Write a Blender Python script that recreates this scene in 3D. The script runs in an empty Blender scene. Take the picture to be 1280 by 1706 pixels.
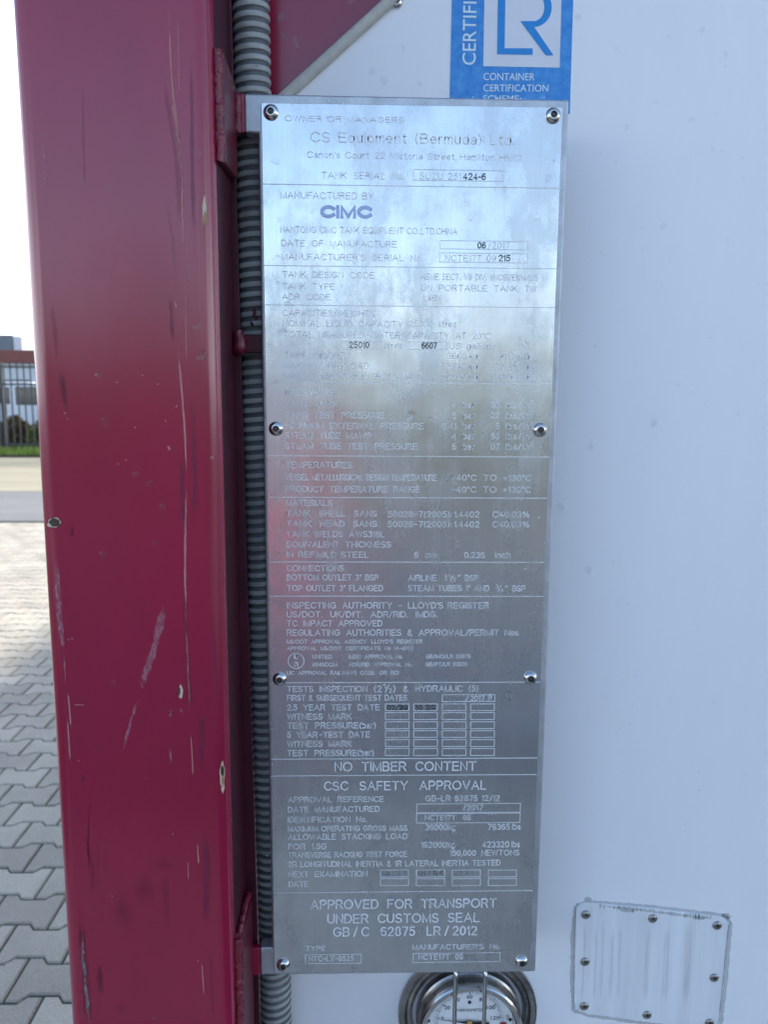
import bpy, bmesh, math, random
from mathutils import Vector, Matrix
from mathutils.bvhtree import BVHTree
random.seed(7)
R_ = math.radians
SC = bpy.context.scene
COL = SC.collection

# ------------------------------------------------------------------ camera
F = 1282.0                                   # focal length in pixels of the 1280 x 1706 photograph
CAM = Vector((-0.0371, -0.6500, 1.6005))
pit, yaw, rol = -0.14579, -0.02536, -0.00698
ROT = Matrix.Rotation(yaw, 3, 'Z') @ Matrix.Rotation(pit, 3, 'X') @ Matrix.Rotation(rol, 3, 'Y')
cam = bpy.data.objects.new('camera', bpy.data.cameras.new('camera'))
COL.objects.link(cam)
right, fwd, up = ROT.col[0], ROT.col[1], ROT.col[2]
M3 = Matrix((right, up, -fwd)).transposed()
cam.matrix_world = Matrix.Translation(CAM) @ M3.to_4x4()
cd = cam.data
cd.sensor_fit = 'VERTICAL'; cd.sensor_height = 36.0; cd.lens = 36.0 * F / 1706.0
cd.clip_start = 0.02; cd.clip_end = 2000.0
cd.dof.use_dof = True; cd.dof.focus_distance = 0.655; cd.dof.aperture_fstop = 11.0
SC.camera = cam

def ray(px, py):
    return (right * ((px - 640.0) / F) + up * (-(py - 853.0) / F) + fwd)
def P(px, py, Y=0.0):                        # where the sight line through a photograph pixel meets the plane y = Y
    d = ray(px, py)
    return CAM + d * ((Y - CAM.y) / d.y)
def G(px, py, Z=0.0):
    d = ray(px, py)
    return CAM + d * ((Z - CAM.z) / d.z)

# ------------------------------------------------------------------ light
SUN_EL, SUN_AZ = 33.0, Vector((0.45, 0.89))  # direction towards the sun (x, y)
SUN_AZ.normalize()
w = bpy.data.worlds.new('World'); SC.world = w; w.use_nodes = True
w.cycles.sampling_method = 'NONE'               # an even sky: sampled best by the surfaces themselves
nt = w.node_tree; nt.nodes.clear()
N = lambda t, **k: _n(nt, t, **k)
def _n(tree, typ, inputs=None, **attrs):
    n = tree.nodes.new(typ)
    for k, v in attrs.items(): setattr(n, k, v)
    for k, v in (inputs or {}).items():
        if hasattr(v, 'is_output') or isinstance(v, bpy.types.NodeSocket): tree.links.new(v, n.inputs[k])
        else: n.inputs[k].default_value = v
    return n
sky = N('ShaderNodeTexSky', sky_type='NISHITA', sun_disc=False, sun_elevation=R_(SUN_EL),
        sun_rotation=math.atan2(SUN_AZ.x, SUN_AZ.y), air_density=1.0, dust_density=1.2, ozone_density=1.6)
tc = N('ShaderNodeTexCoord')
sep = N('ShaderNodeSeparateXYZ', inputs={0: tc.outputs['Generated']})
mp = N('ShaderNodeMapping', inputs={0: tc.outputs['Generated']}); mp.inputs['Scale'].default_value = (1.0, 1.0, 2.6)
cn = N('ShaderNodeTexNoise', inputs={'Vector': mp.outputs[0], 'Scale': 2.3, 'Detail': 7.0, 'Roughness': 0.58})
def M(op, a, b=None, c=None, clamp=False, tree=None):
    tree = tree or nt
    ins = {0: a}
    if b is not None: ins[1] = b
    if c is not None: ins[2] = c
    n = _n(tree, 'ShaderNodeMath', inputs=ins, operation=op); n.use_clamp = clamp
    return n.outputs[0]
# a bank of cloud low in the sky, thicker towards the sun
low = M('MULTIPLY_ADD', sep.outputs[2], -3.1, 0.98)
frontal = M('MULTIPLY', sep.outputs[1], 0.55)
cl = M('ADD', M('ADD', low, frontal), M('MULTIPLY_ADD', cn.outputs[0], 2.4, -1.2))
cl = M('MULTIPLY_ADD', cl, 1.5, 0.0, clamp=True)
mx = N('ShaderNodeMixRGB', inputs={0: cl, 1: sky.outputs[0], 2: (10.4, 11.2, 12.4, 1)})
bg = N('ShaderNodeBackground', inputs={0: mx.outputs[0], 1: 0.10})
wo = N('ShaderNodeOutputWorld', inputs={0: bg.outputs[0]})

sl = bpy.data.lights.new('sun', 'SUN'); sl.energy = 2.0; sl.angle = R_(2.5); sl.color = (1.0, 0.93, 0.82)
so = bpy.data.objects.new('sun', sl); COL.objects.link(so)
sd = Vector((SUN_AZ.x * math.cos(R_(SUN_EL)), SUN_AZ.y * math.cos(R_(SUN_EL)), math.sin(R_(SUN_EL))))
so.rotation_euler = sd.to_track_quat('Z', 'Y').to_euler(); so.location = (8, 8, 12)

SC.view_settings.view_transform = 'Standard'; SC.view_settings.look = 'None'
SC.view_settings.exposure = 1.86; SC.view_settings.gamma = 1.0
SC.render.engine = 'CYCLES'
SC.cycles.use_denoising = True; SC.cycles.use_adaptive_sampling = False; SC.cycles.denoising_prefilter = 'ACCURATE'
SC.cycles.max_bounces = 8; SC.cycles.transparent_max_bounces = 24
SC.cycles.sample_clamp_indirect = 6.0

# ------------------------------------------------------------------ materials
def mat(name, base=(0.5, 0.5, 0.5), rough=0.5, metal=0.0, spec=0.5, var=0.0, vscale=30.0, bump=0.0, bscale=200.0,
        rvar=0.0, stretch=(1, 1, 1), bdist=0.001, coat=0.0, coat_r=0.1, ior=1.5, second=None, detail=5.0):
    m = bpy.data.materials.new(name); m.use_nodes = True
    t = m.node_tree; b = t.nodes['Principled BSDF']
    b.inputs['Base Color'].default_value = (*base, 1); b.inputs['Roughness'].default_value = rough
    b.inputs['Metallic'].default_value = metal; b.inputs['Specular IOR Level'].default_value = spec
    b.inputs['IOR'].default_value = ior
    b.inputs['Coat Weight'].default_value = coat; b.inputs['Coat Roughness'].default_value = coat_r
    co = _n(t, 'ShaderNodeTexCoord')
    mp_ = _n(t, 'ShaderNodeMapping', inputs={0: co.outputs['Object']}); mp_.inputs['Scale'].default_value = stretch
    if var > 0 or second:
        n = _n(t, 'ShaderNodeTexNoise', inputs={'Vector': mp_.outputs[0], 'Scale': vscale, 'Detail': detail, 'Roughness': 0.62})
        r = _n(t, 'ShaderNodeValToRGB', inputs={0: n.outputs[0]})
        r.color_ramp.elements[0].position = 0.32; r.color_ramp.elements[1].position = 0.68
        c1 = second or tuple(min(1, c * (1 + var)) for c in base)
        c0 = base if second else tuple(c * (1 - var) for c in base)
        r.color_ramp.elements[0].color = (*c0, 1); r.color_ramp.elements[1].color = (*c1, 1)
        t.links.new(r.outputs[0], b.inputs['Base Color'])
    if rvar > 0:
        n2 = _n(t, 'ShaderNodeTexNoise', inputs={'Vector': mp_.outputs[0], 'Scale': vscale * 1.7, 'Detail': 6.0, 'Roughness': 0.65})
        rr = M('MULTIPLY_ADD', n2.outputs[0], rvar * 2, rough - rvar, clamp=True, tree=t)
        t.links.new(rr, b.inputs['Roughness'])
    if bump > 0:
        n3 = _n(t, 'ShaderNodeTexNoise', inputs={'Vector': mp_.outputs[0], 'Scale': bscale, 'Detail': 4.0})
        bp = _n(t, 'ShaderNodeBump', inputs={'Height': n3.outputs[0], 'Strength': bump, 'Distance': bdist})
        t.links.new(bp.outputs[0], b.inputs['Normal'])
    return m

RED = mat('wine_red_paint', (0.275, 0.0075, 0.040), rough=0.20, spec=0.55, ior=1.62, var=0.10, vscale=9, stretch=(1, 1, 0.35),
          bump=0.06, bscale=90, rvar=0.07, bdist=0.002)
REDIN = mat('wine_red_paint_shaded', (0.055, 0.006, 0.016), rough=0.5, spec=0.3, var=0.25, vscale=22, rvar=0.1, bump=0.1, bscale=120)  # shade on flank, flange and strap put into a darker red
REDPAD = mat('wine_red_paint_half_shaded', (0.12, 0.007, 0.022), rough=0.35, spec=0.5, var=0.2, vscale=40)  # darker red copy too: shade of pads and strap weld in the colour
WELD = mat('painted_weld', (0.17, 0.007, 0.024), rough=0.35, spec=0.7, var=0.2, vscale=60, bump=0.9, bscale=240, bdist=0.002)
WHITE = mat('white_cladding_paint', (0.82, 0.83, 0.85), rough=0.42, spec=0.5, var=0.035, vscale=5, stretch=(1, 1, 0.3), bump=0.03, bscale=14, bdist=0.004, rvar=0.06)
COVERW = mat('white_cover_paint', (0.74, 0.77, 0.79), rough=0.4, var=0.09, vscale=60, stretch=(1, 1, 0.06), bump=0.05, bscale=60)
ALU = mat('weathered_aluminium', (0.50, 0.52, 0.55), rough=0.48, metal=0.75, var=0.16, vscale=55, rvar=0.12, bump=0.05, bscale=160)
STEEL = mat('polished_steel', (0.66, 0.65, 0.63), rough=0.16, metal=1.0, var=0.12, vscale=70, rvar=0.08)
DULLSTEEL = mat('stained_steel', (0.36, 0.35, 0.34), rough=0.30, metal=1.0, var=0.35, vscale=45, rvar=0.14)
SOCKET = mat('dark_socket', (0.10, 0.10, 0.10), rough=0.5, metal=0.8)
PRINT = mat('etched_light_lettering', (0.85, 0.86, 0.87), rough=0.7, spec=0.2, var=0.10, vscale=140)
STAMP = mat('stamped_dark_figures', (0.07, 0.075, 0.085), rough=0.5, spec=0.3, var=0.3, vscale=300)
STAMPL = mat('worn_stamped_figures', (0.30, 0.31, 0.33), rough=0.5, spec=0.4, var=0.3, vscale=300)
STAMPB = mat('bright_stamped_figures', (0.80, 0.82, 0.84), rough=0.25, metal=0.8, var=0.2, vscale=300)
LOGO = mat('blue_grey_logo', (0.42, 0.52, 0.76), rough=0.6, var=0.15, vscale=120)
PVC = mat('grey_hose_rib', (0.33, 0.34, 0.325), rough=0.45, var=0.30, vscale=28, bump=0.1, bscale=200)
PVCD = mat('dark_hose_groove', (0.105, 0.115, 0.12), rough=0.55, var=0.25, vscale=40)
SEAL = mat('cream_sealant', (0.50, 0.49, 0.44), rough=0.6, var=0.16, vscale=70, bump=0.2, bscale=150)
BLUE = mat('blue_sticker_film', (0.012, 0.20, 0.60), rough=0.32, second=(0.07, 0.32, 0.70), vscale=120, bump=0.05, bscale=150)
BLUEF = mat('blue_print', (0.010, 0.24, 0.62), rough=0.3, var=0.1, vscale=80)
STWHITE = mat('white_sticker_film', (0.72, 0.73, 0.78), rough=0.35, var=0.03, vscale=40)
STTEXT = mat('pale_sticker_lettering', (0.68, 0.80, 0.84), rough=0.4, var=0.03, vscale=80)
DIALW = mat('white_dial_face', (0.90, 0.92, 0.92), rough=0.5, var=0.03, vscale=90)
BLACK = mat('black_print', (0.012, 0.012, 0.014), rough=0.5, var=0.2, vscale=90)
REDMARK = mat('red_dial_mark', (0.45, 0.012, 0.02), rough=0.4, var=0.1, vscale=90)
BRASS = mat('brass_pivot', (0.45, 0.27, 0.10), rough=0.35, metal=1.0, var=0.1, vscale=90)

def plate_material():
    m = bpy.data.materials.new('satin_aluminium_plate'); m.use_nodes = True
    t = m.node_tree; b = t.nodes['Principled BSDF']
    co = _n(t, 'ShaderNodeTexCoord')
    o = co.outputs['Object']
    big = _n(t, 'ShaderNodeMapping', inputs={0: o}); big.inputs['Scale'].default_value = (1.0, 1.0, 0.6)
    a = _n(t, 'ShaderNodeTexNoise', inputs={'Vector': big.outputs[0], 'Scale': 13.0, 'Detail': 12.0, 'Roughness': 0.72})
    film = M('MULTIPLY_ADD', a.outputs[0], 9.0, -4.1, clamp=True, tree=t)          # dried water film, sharp uneven edge
    st = _n(t, 'ShaderNodeMapping', inputs={0: o}); st.inputs['Scale'].default_value = (1.0, 1.0, 0.035)
    s = _n(t, 'ShaderNodeTexNoise', inputs={'Vector': st.outputs[0], 'Scale': 420.0, 'Detail': 3.0})
    run = _n(t, 'ShaderNodeMapping', inputs={0: o}); run.inputs['Scale'].default_value = (1.0, 1.0, 0.12)
    rn = _n(t, 'ShaderNodeTexNoise', inputs={'Vector': run.outputs[0], 'Scale': 60.0, 'Detail': 6.0, 'Roughness': 0.7})
    rough = M('ADD', M('MULTIPLY_ADD', film, 0.09, 0.20, tree=t), M('MULTIPLY_ADD', rn.outputs[0], 0.10, -0.04, tree=t), tree=t)
    t.links.new(rough, b.inputs['Roughness'])
    k = M('MULTIPLY_ADD', film, -0.09, 0.69, tree=t)
    k = M('ADD', k, M('MULTIPLY_ADD', s.outputs[0], 0.10, -0.05, tree=t), tree=t)
    k = M('ADD', k, M('MULTIPLY_ADD', rn.outputs[0], 0.14, -0.07, tree=t), tree=t)
    sp = _n(t, 'ShaderNodeTexNoise', inputs={'Vector': o, 'Scale': 260.0, 'Detail': 2.0})
    spk = M('MULTIPLY_ADD', sp.outputs[0], 14.0, -9.6, clamp=True, tree=t)
    k = M('SUBTRACT', k, M('MULTIPLY', spk, 0.22, tree=t), tree=t)
    cc = _n(t, 'ShaderNodeCombineColor', inputs={0: M('MULTIPLY', k, 0.98, tree=t), 1: k, 2: M('MULTIPLY', k, 1.02, tree=t)})
    t.links.new(cc.outputs[0], b.inputs['Base Color'])
    b.inputs['Metallic'].default_value = 0.92
    wv = _n(t, 'ShaderNodeTexNoise', inputs={'Vector': o, 'Scale': 11.0, 'Detail': 2.0})
    h = M('ADD', M('MULTIPLY', wv.outputs[0], 1.0, tree=t), M('MULTIPLY', s.outputs[0], 0.02, tree=t), tree=t)
    bp = _n(t, 'ShaderNodeBump', inputs={'Height': h, 'Strength': 0.35, 'Distance': 0.004})
    t.links.new(bp.outputs[0], b.inputs['Normal'])
    return m
PLATE = plate_material()

def decal_mat(name, color, rough=0.5, nscale=300.0, gain=3.0, bias=-0.9, stretch=(1, 1, 0.2), metal=0.0, amt=1.0):
    """wear mark: opacity from the mark's own soft outline broken up by noise"""
    m = bpy.data.materials.new(name); m.use_nodes = True
    t = m.node_tree; b = t.nodes['Principled BSDF']; out = t.nodes['Material Output']
    b.inputs['Base Color'].default_value = (*color, 1); b.inputs['Roughness'].default_value = rough
    b.inputs['Metallic'].default_value = metal
    at = _n(t, 'ShaderNodeAttribute', attribute_name='cover')
    co = _n(t, 'ShaderNodeTexCoord')
    mp_ = _n(t, 'ShaderNodeMapping', inputs={0: co.outputs['Object']}); mp_.inputs['Scale'].default_value = stretch
    n = _n(t, 'ShaderNodeTexNoise', inputs={'Vector': mp_.outputs[0], 'Scale': nscale, 'Detail': 6.0, 'Roughness': 0.7})
    f = M('MULTIPLY_ADD', n.outputs[0], gain, bias, tree=t)
    f = M('MULTIPLY', M('ADD', f, M('MULTIPLY_ADD', at.outputs['Fac'], 1.6, -0.8, tree=t), tree=t), at.outputs['Fac'], clamp=True, tree=t)
    f = M('MULTIPLY', f, amt, tree=t)
    tr = _n(t, 'ShaderNodeBsdfTransparent')
    mxs = _n(t, 'ShaderNodeMixShader', inputs={0: f, 1: tr.outputs[0], 2: b.outputs[0]})
    t.links.new(mxs.outputs[0], out.inputs[0])
    return m
D_PINK = decal_mat('pale_pink_scratch', (0.55, 0.22, 0.22), gain=3.0, bias=-0.8, stretch=(1, 1, 0.08), amt=0.8)
D_RUB = decal_mat('chalky_pink_rub', (0.50, 0.22, 0.27), nscale=620, gain=5.0, bias=-2.5, stretch=(1, 1, 0.3), amt=0.5)
D_DARK = decal_mat('dark_red_run', (0.10, 0.004, 0.014), nscale=160, gain=2.2, bias=-0.9, rough=0.28, amt=0.16)
D_SOOT = decal_mat('black_scuff', (0.018, 0.012, 0.018), nscale=260, gain=4.0, bias=-1.9, stretch=(1, 1, 0.12), amt=0.32)
D_SILV = decal_mat('silvery_scrape', (0.45, 0.42, 0.44), nscale=420, gain=6, bias=-3.2, stretch=(1, 1, 0.2), rough=0.4, amt=0.7)
D_VIOL = decal_mat('violet_scuff', (0.12, 0.03, 0.085), nscale=500, gain=4.0, bias=-1.9, stretch=(1, 1, 0.05), amt=0.3)
D_DULL = decal_mat('dull_brown_patch', (0.075, 0.018, 0.022), nscale=120, gain=2.0, bias=-0.95, stretch=(1, 1, 0.25), amt=0.16)
D_CHIP = decal_mat('pale_primer_edge', (0.58, 0.45, 0.33), nscale=300, gain=1.5, bias=0.2, stretch=(1, 1, 1))
D_CHIPB = decal_mat('bare_brown_steel', (0.05, 0.034, 0.024), nscale=300, gain=1.5, bias=0.3, stretch=(1, 1, 1))
D_RUST = decal_mat('ochre_rust_spot', (0.35, 0.19, 0.06), nscale=500, gain=3, bias=-0.9, stretch=(1, 1, 1))
D_SEAL = decal_mat('old_grey_sealant', (0.56, 0.58, 0.57), nscale=260, gain=3.4, bias=-1.0, stretch=(1, 1, 0.25), amt=0.8)
D_SEALD = decal_mat('dark_seam', (0.07, 0.07, 0.07), nscale=260, gain=2.4, bias=-0.6, stretch=(1, 1, 0.4), amt=0.5)
D_STREAK = decal_mat('grey_rain_streak', (0.42, 0.46, 0.52), nscale=160, gain=2.0, bias=-0.9, stretch=(1, 1, 0.05), amt=0.14)
D_FLECK = decal_mat('bright_metal_fleck', (0.85, 0.87, 0.9), nscale=500, gain=3.0, bias=-1.2, stretch=(1, 1, 1), rough=0.3)
D_OVER = decal_mat('red_overspray', (0.12, 0.004, 0.02), nscale=500, gain=3, bias=-1.0, stretch=(1, 1, 1))

def water_mat():
    m = bpy.data.materials.new('clear_water'); m.use_nodes = True
    t = m.node_tree; t.nodes.remove(t.nodes['Principled BSDF']); out = t.nodes['Material Output']
    lw = _n(t, 'ShaderNodeLayerWeight', inputs={'Blend': 0.5})
    f = M('MULTIPLY_ADD', M('POWER', lw.outputs['Facing'], 4.0, tree=t), 0.55, 0.02, tree=t)
    tr = _n(t, 'ShaderNodeBsdfTransparent', inputs={'Color': (0.975, 0.98, 0.985, 1)})
    rf = _n(t, 'ShaderNodeBsdfRefraction', inputs={'IOR': 1.33, 'Roughness': 0.02})
    gl = _n(t, 'ShaderNodeBsdfGlossy', inputs={'Roughness': 0.02})
    a = _n(t, 'ShaderNodeMixShader', inputs={0: 0.3, 1: tr.outputs[0], 2: rf.outputs[0]})
    b = _n(t, 'ShaderNodeMixShader', inputs={0: f, 1: a.outputs[0], 2: gl.outputs[0]})
    t.links.new(b.outputs[0], out.inputs[0])
    return m
WATER = water_mat()
def glass_mat():
    m = bpy.data.materials.new('dial_glass'); m.use_nodes = True
    t = m.node_tree; t.nodes.remove(t.nodes['Principled BSDF']); out = t.nodes['Material Output']
    lw = _n(t, 'ShaderNodeLayerWeight', inputs={'Blend': 0.5})
    fr = _n(t, 'ShaderNodeMath', inputs={0: M('POWER', lw.outputs['Facing'], 4.0, tree=t), 1: 0.9, 2: 0.035}, operation='MULTIPLY_ADD')
    tr = _n(t, 'ShaderNodeBsdfTransparent'); gl = _n(t, 'ShaderNodeBsdfGlossy', inputs={'Roughness': 0.03})
    mxs = _n(t, 'ShaderNodeMixShader', inputs={0: fr.outputs[0], 1: tr.outputs[0], 2: gl.outputs[0]})
    t.links.new(mxs.outputs[0], out.inputs[0]); return m
GLASS = glass_mat()

# ------------------------------------------------------------------ mesh helpers
class MB:
    def __init__(s): s.v = []; s.f = []; s.mi = []; s.a = []; s.pc = []
    def add(s, vs, fs, mi=0, a=None):
        o = len(s.v); s.pc.append((o, o + len(vs), len(s.f), len(s.f) + len(fs))); s.v += [Vector(x) for x in vs]
        s.f += [tuple(o + i for i in f) for f in fs]; s.mi += [mi] * len(fs)
        s.a += list(a) if a else [1.0] * len(vs)
        return s
    def box(s, x0, x1, y0, y1, z0, z1, mi=0):
        vs = [(x, y, z) for x in (x0, x1) for y in (y0, y1) for z in (z0, z1)]
        return s.add(vs, [(0, 1, 3, 2), (4, 6, 7, 5), (0, 4, 5, 1), (2, 3, 7, 6), (0, 2, 6, 4), (1, 5, 7, 3)], mi)
    def prism(s, pts, y0, y1, mi=0):         # polygon in x,z (clockwise or not) extruded from y0 (front) to y1
        n = len(pts)
        vs = [(p[0], y0, p[1]) for p in pts] + [(p[0], y1, p[1]) for p in pts]
        fs = [tuple(range(n)), tuple(range(2 * n - 1, n - 1, -1))] + [(i, i + n, (i + 1) % n + n, (i + 1) % n) for i in range(n)]
        return s.add(vs, fs, mi)
    def lathe(s, c, prof, n=48, mi=0, close=False):   # axis along -y; prof: (radius, y offset)
        vs = []
        for r, y in prof:
            for k in range(n):
                t = 2 * math.pi * k / n
                vs.append((c[0] + r * math.cos(t), c[1] + y, c[2] + r * math.sin(t)))
        fs = []
        for i in range(len(prof) - 1):
            for k in range(n):
                k2 = (k + 1) % n
                fs.append((i * n + k, i * n + k2, (i + 1) * n + k2, (i + 1) * n + k))
        if prof[0][0] > 1e-6 and close: fs.append(tuple(range(n)))
        return s.add(vs, fs, mi)
    def tube(s, pts, r, n=10, mi=0):
        pts = [Vector(p) for p in pts]; vs = []; fs = []
        for i, p in enumerate(pts):
            d = (pts[min(i + 1, len(pts) - 1)] - pts[max(i - 1, 0)]).normalized()
            a = d.cross(Vector((0.3, 0.9, 0.31))).normalized(); b = d.cross(a)
            rr = r[i] if isinstance(r, (list, tuple)) else r
            for k in range(n):
                t = 2 * math.pi * k / n
                vs.append(p + a * rr * math.cos(t) + b * rr * math.sin(t))
        for i in range(len(pts) - 1):
            for k in range(n):
                fs.append((i * n + k, i * n + (k + 1) % n, (i + 1) * n + (k + 1) % n, (i + 1) * n + k))
        fs.append(tuple(range(n))); fs.append(tuple((len(pts) - 1) * n + k for k in range(n - 1, -1, -1)))
        return s.add(vs, fs, mi)
def root_loc(o):
    l = Vector((0, 0, 0))
    while o is not None: l += o.location; o = o.parent
    return l
def obj(name, mb, m, parent=None, loc=None, bevel=0.0, smooth=None, seg=2, label=None, fix=True):
    """ONE mesh object; loc = its world origin (defaults to its parent's)"""
    base = root_loc(parent)
    org = Vector(loc) if loc is not None else base
    me = bpy.data.meshes.new(name)
    me.from_pydata([v - org for v in mb.v], [], mb.f)
    ms = m if isinstance(m, (list, tuple)) else [m]
    for x in ms: me.materials.append(x)
    me.polygons.foreach_set('material_index', mb.mi)
    at = me.attributes.new('cover', 'FLOAT', 'POINT'); at.data.foreach_set('value', mb.a)
    bm = bmesh.new(); bm.from_mesh(me)
    if fix: bmesh.ops.recalc_face_normals(bm, faces=bm.faces)
    if bevel > 0:
        es = [e for e in bm.edges if len(e.link_faces) == 2 and e.calc_face_angle(0) > 0.6]
        bmesh.ops.bevel(bm, geom=es, offset=bevel, segments=seg, profile=0.5, affect='EDGES', clamp_overlap=True)
    bm.to_mesh(me); bm.free()
    o = bpy.data.objects.new(name, me); COL.objects.link(o)
    o.parent = parent; o.location = org - base
    if smooth is not None:
        me.polygons.foreach_set('use_smooth', [True] * len(me.polygons))
        me.set_sharp_from_angle(angle=R_(smooth))
        wn = o.modifiers.new('normals', 'WEIGHTED_NORMAL'); wn.keep_sharp = True
    if label: o['label'] = label
    return o
def tag(o, label=None, cat=None, group=None, kind=None):
    for k, v in (('label', label), ('category', cat), ('group', group), ('kind', kind)):
        if v: o[k] = v
    return o
def empty(name, loc, label, cat, group=None):
    o = bpy.data.objects.new(name, None); COL.objects.link(o); o.location = loc; o.empty_display_size = 0.05
    return tag(o, label, cat, group)
def copy_tree(o, parent=None):
    c = o.copy(); COL.objects.link(c); c.parent = parent
    for ch in list(o.children): copy_tree(ch, c)
    return c

# lettering -------------------------------------------------------
_tcache = {}
def glyphs(s, bold=0.0, space=1.0):
    key = (s, bold, space)
    if key in _tcache: return _tcache[key]
    cu = bpy.data.curves.new('t', 'FONT'); cu.body = s; cu.size = 1.0; cu.offset = bold; cu.resolution_u = 3; cu.space_character = space
    ob = bpy.data.objects.new('t', cu); COL.objects.link(ob)
    dg = bpy.context.evaluated_depsgraph_get(); dg.update()
    me = bpy.data.meshes.new_from_object(ob.evaluated_get(dg))
    vs = [(v.co.x, v.co.y) for v in me.vertices]; fs = [tuple(p.vertices) for p in me.polygons]
    bpy.data.objects.remove(ob); bpy.data.curves.remove(cu); bpy.data.meshes.remove(me)
    _tcache[key] = (vs, fs); return vs, fs
CAP = max(y for x, y in glyphs('H')[0])
def write(mb, s, o, ux, uz, width, cap, mi=0, bold=-0.004, space=1.06):
    """text s, baseline start o, along ux, upwards uz, fitted to width and cap height"""
    vs, fs = glyphs(s, bold, space)
    if not vs: return
    x0 = min(v[0] for v in vs); x1 = max(v[0] for v in vs)
    sx = width / (x1 - x0); sy = cap / CAP
    mb.add([o + ux * ((x - x0) * sx) + uz * (y * sy) for x, y in vs], fs, mi)

# single-stroke engraver's alphabet: centre lines on a cap height of 1, drawn with an even line width
def EL(cx, cy, rx, ry, a0, a1, n=None):
    n = n or max(4, int(abs(a1 - a0) / 24))
    return [(cx + rx * math.cos(R_(a0 + (a1 - a0) * k / n)), cy + ry * math.sin(R_(a0 + (a1 - a0) * k / n))) for k in range(n + 1)]
def stroke_font():
    g = {}
    g['A'] = [[(0, 0), (.41, 1), (.82, 0)], [(.14, .34), (.68, .34)]]
    g['B'] = [[(0, .52), (0, 1), (.38, 1)] + EL(.38, .76, .24, .24, 90, -90) + [(0, .52)], [(.40, .52)] + EL(.40, .26, .27, .26, 90, -90) + [(0, 0), (0, .52)]]
    g['C'] = [EL(.43, .5, .43, .5, 38, 322)]
    g['D'] = [[(0, 0), (0, 1), (.30, 1)] + EL(.30, .5, .42, .5, 90, -90) + [(0, 0)]]
    g['E'] = [[(.62, 1), (0, 1), (0, 0), (.64, 0)], [(0, .52), (.56, .52)]]
    g['F'] = [[(.6, 1), (0, 1), (0, 0)], [(0, .52), (.5, .52)]]
    g['G'] = [EL(.43, .5, .43, .5, 38, 328) + [(.82, .45), (.46, .45)]]
    g['H'] = [[(0, 0), (0, 1)], [(.68, 0), (.68, 1)], [(0, .52), (.68, .52)]]
    g['I'] = [[(0, 0), (0, 1)]]
    g['J'] = [[(.45, 1), (.45, .25)] + EL(.23, .25, .22, .25, 0, -170)]
    g['K'] = [[(0, 0), (0, 1)], [(.64, 1), (0, .36)], [(.24, .6), (.68, 0)]]
    g['L'] = [[(0, 1), (0, 0), (.54, 0)]]
    g['M'] = [[(0, 0), (0, 1), (.41, 0), (.82, 1), (.82, 0)]]
    g['N'] = [[(0, 0), (0, 1), (.68, 0), (.68, 1)]]
    g['O'] = [EL(.46, .5, .46, .5, 0, 360)]
    g['P'] = [[(0, 0), (0, 1), (.38, 1)] + EL(.38, .73, .27, .27, 90, -90) + [(0, .46)]]
    g['Q'] = [EL(.46, .5, .46, .5, 0, 360), [(.56, .25), (.88, -.04)]]
    g['R'] = [[(0, 0), (0, 1), (.42, 1)] + EL(.42, .75, .25, .25, 90, -90) + [(0, .5)], [(.40, .5), (.70, 0)]]
    g['S'] = [EL(.33, .745, .29, .255, 25, 270) + EL(.33, .245, .33, .245, 90, -155)[1:]]
    g['T'] = [[(0, 1), (.72, 1)], [(.36, 1), (.36, 0)]]
    g['U'] = [[(0, 1), (0, .33)] + EL(.34, .33, .34, .33, 180, 360) + [(.68, 1)]]
    g['V'] = [[(0, 1), (.38, 0), (.76, 1)]]; g['W'] = [[(0, 1), (.26, 0), (.52, 1), (.78, 0), (1.04, 1)]]
    g['X'] = [[(0, 0), (.7, 1)], [(0, 1), (.7, 0)]]; g['Y'] = [[(0, 1), (.37, .45), (.74, 1)], [(.37, .45), (.37, 0)]]
    g['Z'] = [[(0, 1), (.64, 1), (0, 0), (.66, 0)]]
    g['0'] = [EL(.28, .5, .28, .5, 0, 360)]; g['1'] = [[(.0, .78), (.2, 1), (.2, 0)]]
    g['2'] = [EL(.28, .72, .27, .28, 165, -35) + [(0, 0), (.58, 0)]]
    g['3'] = [EL(.27, .75, .24, .25, 155, -90) + EL(.27, .25, .28, .25, 90, -155)[1:]]
    g['4'] = [[(.42, 0), (.42, 1), (0, .27), (.6, .27)]]
    g['5'] = [[(.52, 1), (.1, 1), (.04, .5)] + EL(.27, .33, .29, .33, 135, -150)]
    six = [EL(.28, .31, .27, .31, 0, 360), EL(.30, .62, .30, .38, 50, 180) + [(0, .32)]]
    g['6'] = six; g['9'] = [[(.57 - x, 1 - y) for x, y in l] for l in six]
    g['7'] = [[(0, 1), (.56, 1), (.2, 0)]]; g['8'] = [EL(.28, .75, .23, .25, 0, 360), EL(.28, .25, .28, .25, 0, 360)]
    g['a'] = [EL(.24, .50, .20, .22, 160, 0) + [(.44, 0)], [(.44, .40), (.2, .38)] + EL(.2, .19, .2, .19, 90, 270) + [(.44, .12)]]
    g['b'] = [[(0, 0), (0, 1)], EL(.24, .36, .24, .36, 0, 360)]; g['c'] = [EL(.24, .36, .24, .36, 40, 320)]
    g['d'] = [[(.48, 0), (.48, 1)], EL(.24, .36, .24, .36, 0, 360)]; g['e'] = [[(0, .37), (.48, .37)] + EL(.24, .36, .24, .36, 0, 320)]
    g['f'] = [[(.12, 0), (.12, .8)] + EL(.28, .8, .16, .2, 180, 80), [(0, .7), (.3, .7)]]
    g['g'] = [EL(.24, .36, .24, .36, 0, 360), [(.48, .72), (.48, -.05)] + EL(.24, -.05, .24, .22, 0, -150)]
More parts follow.
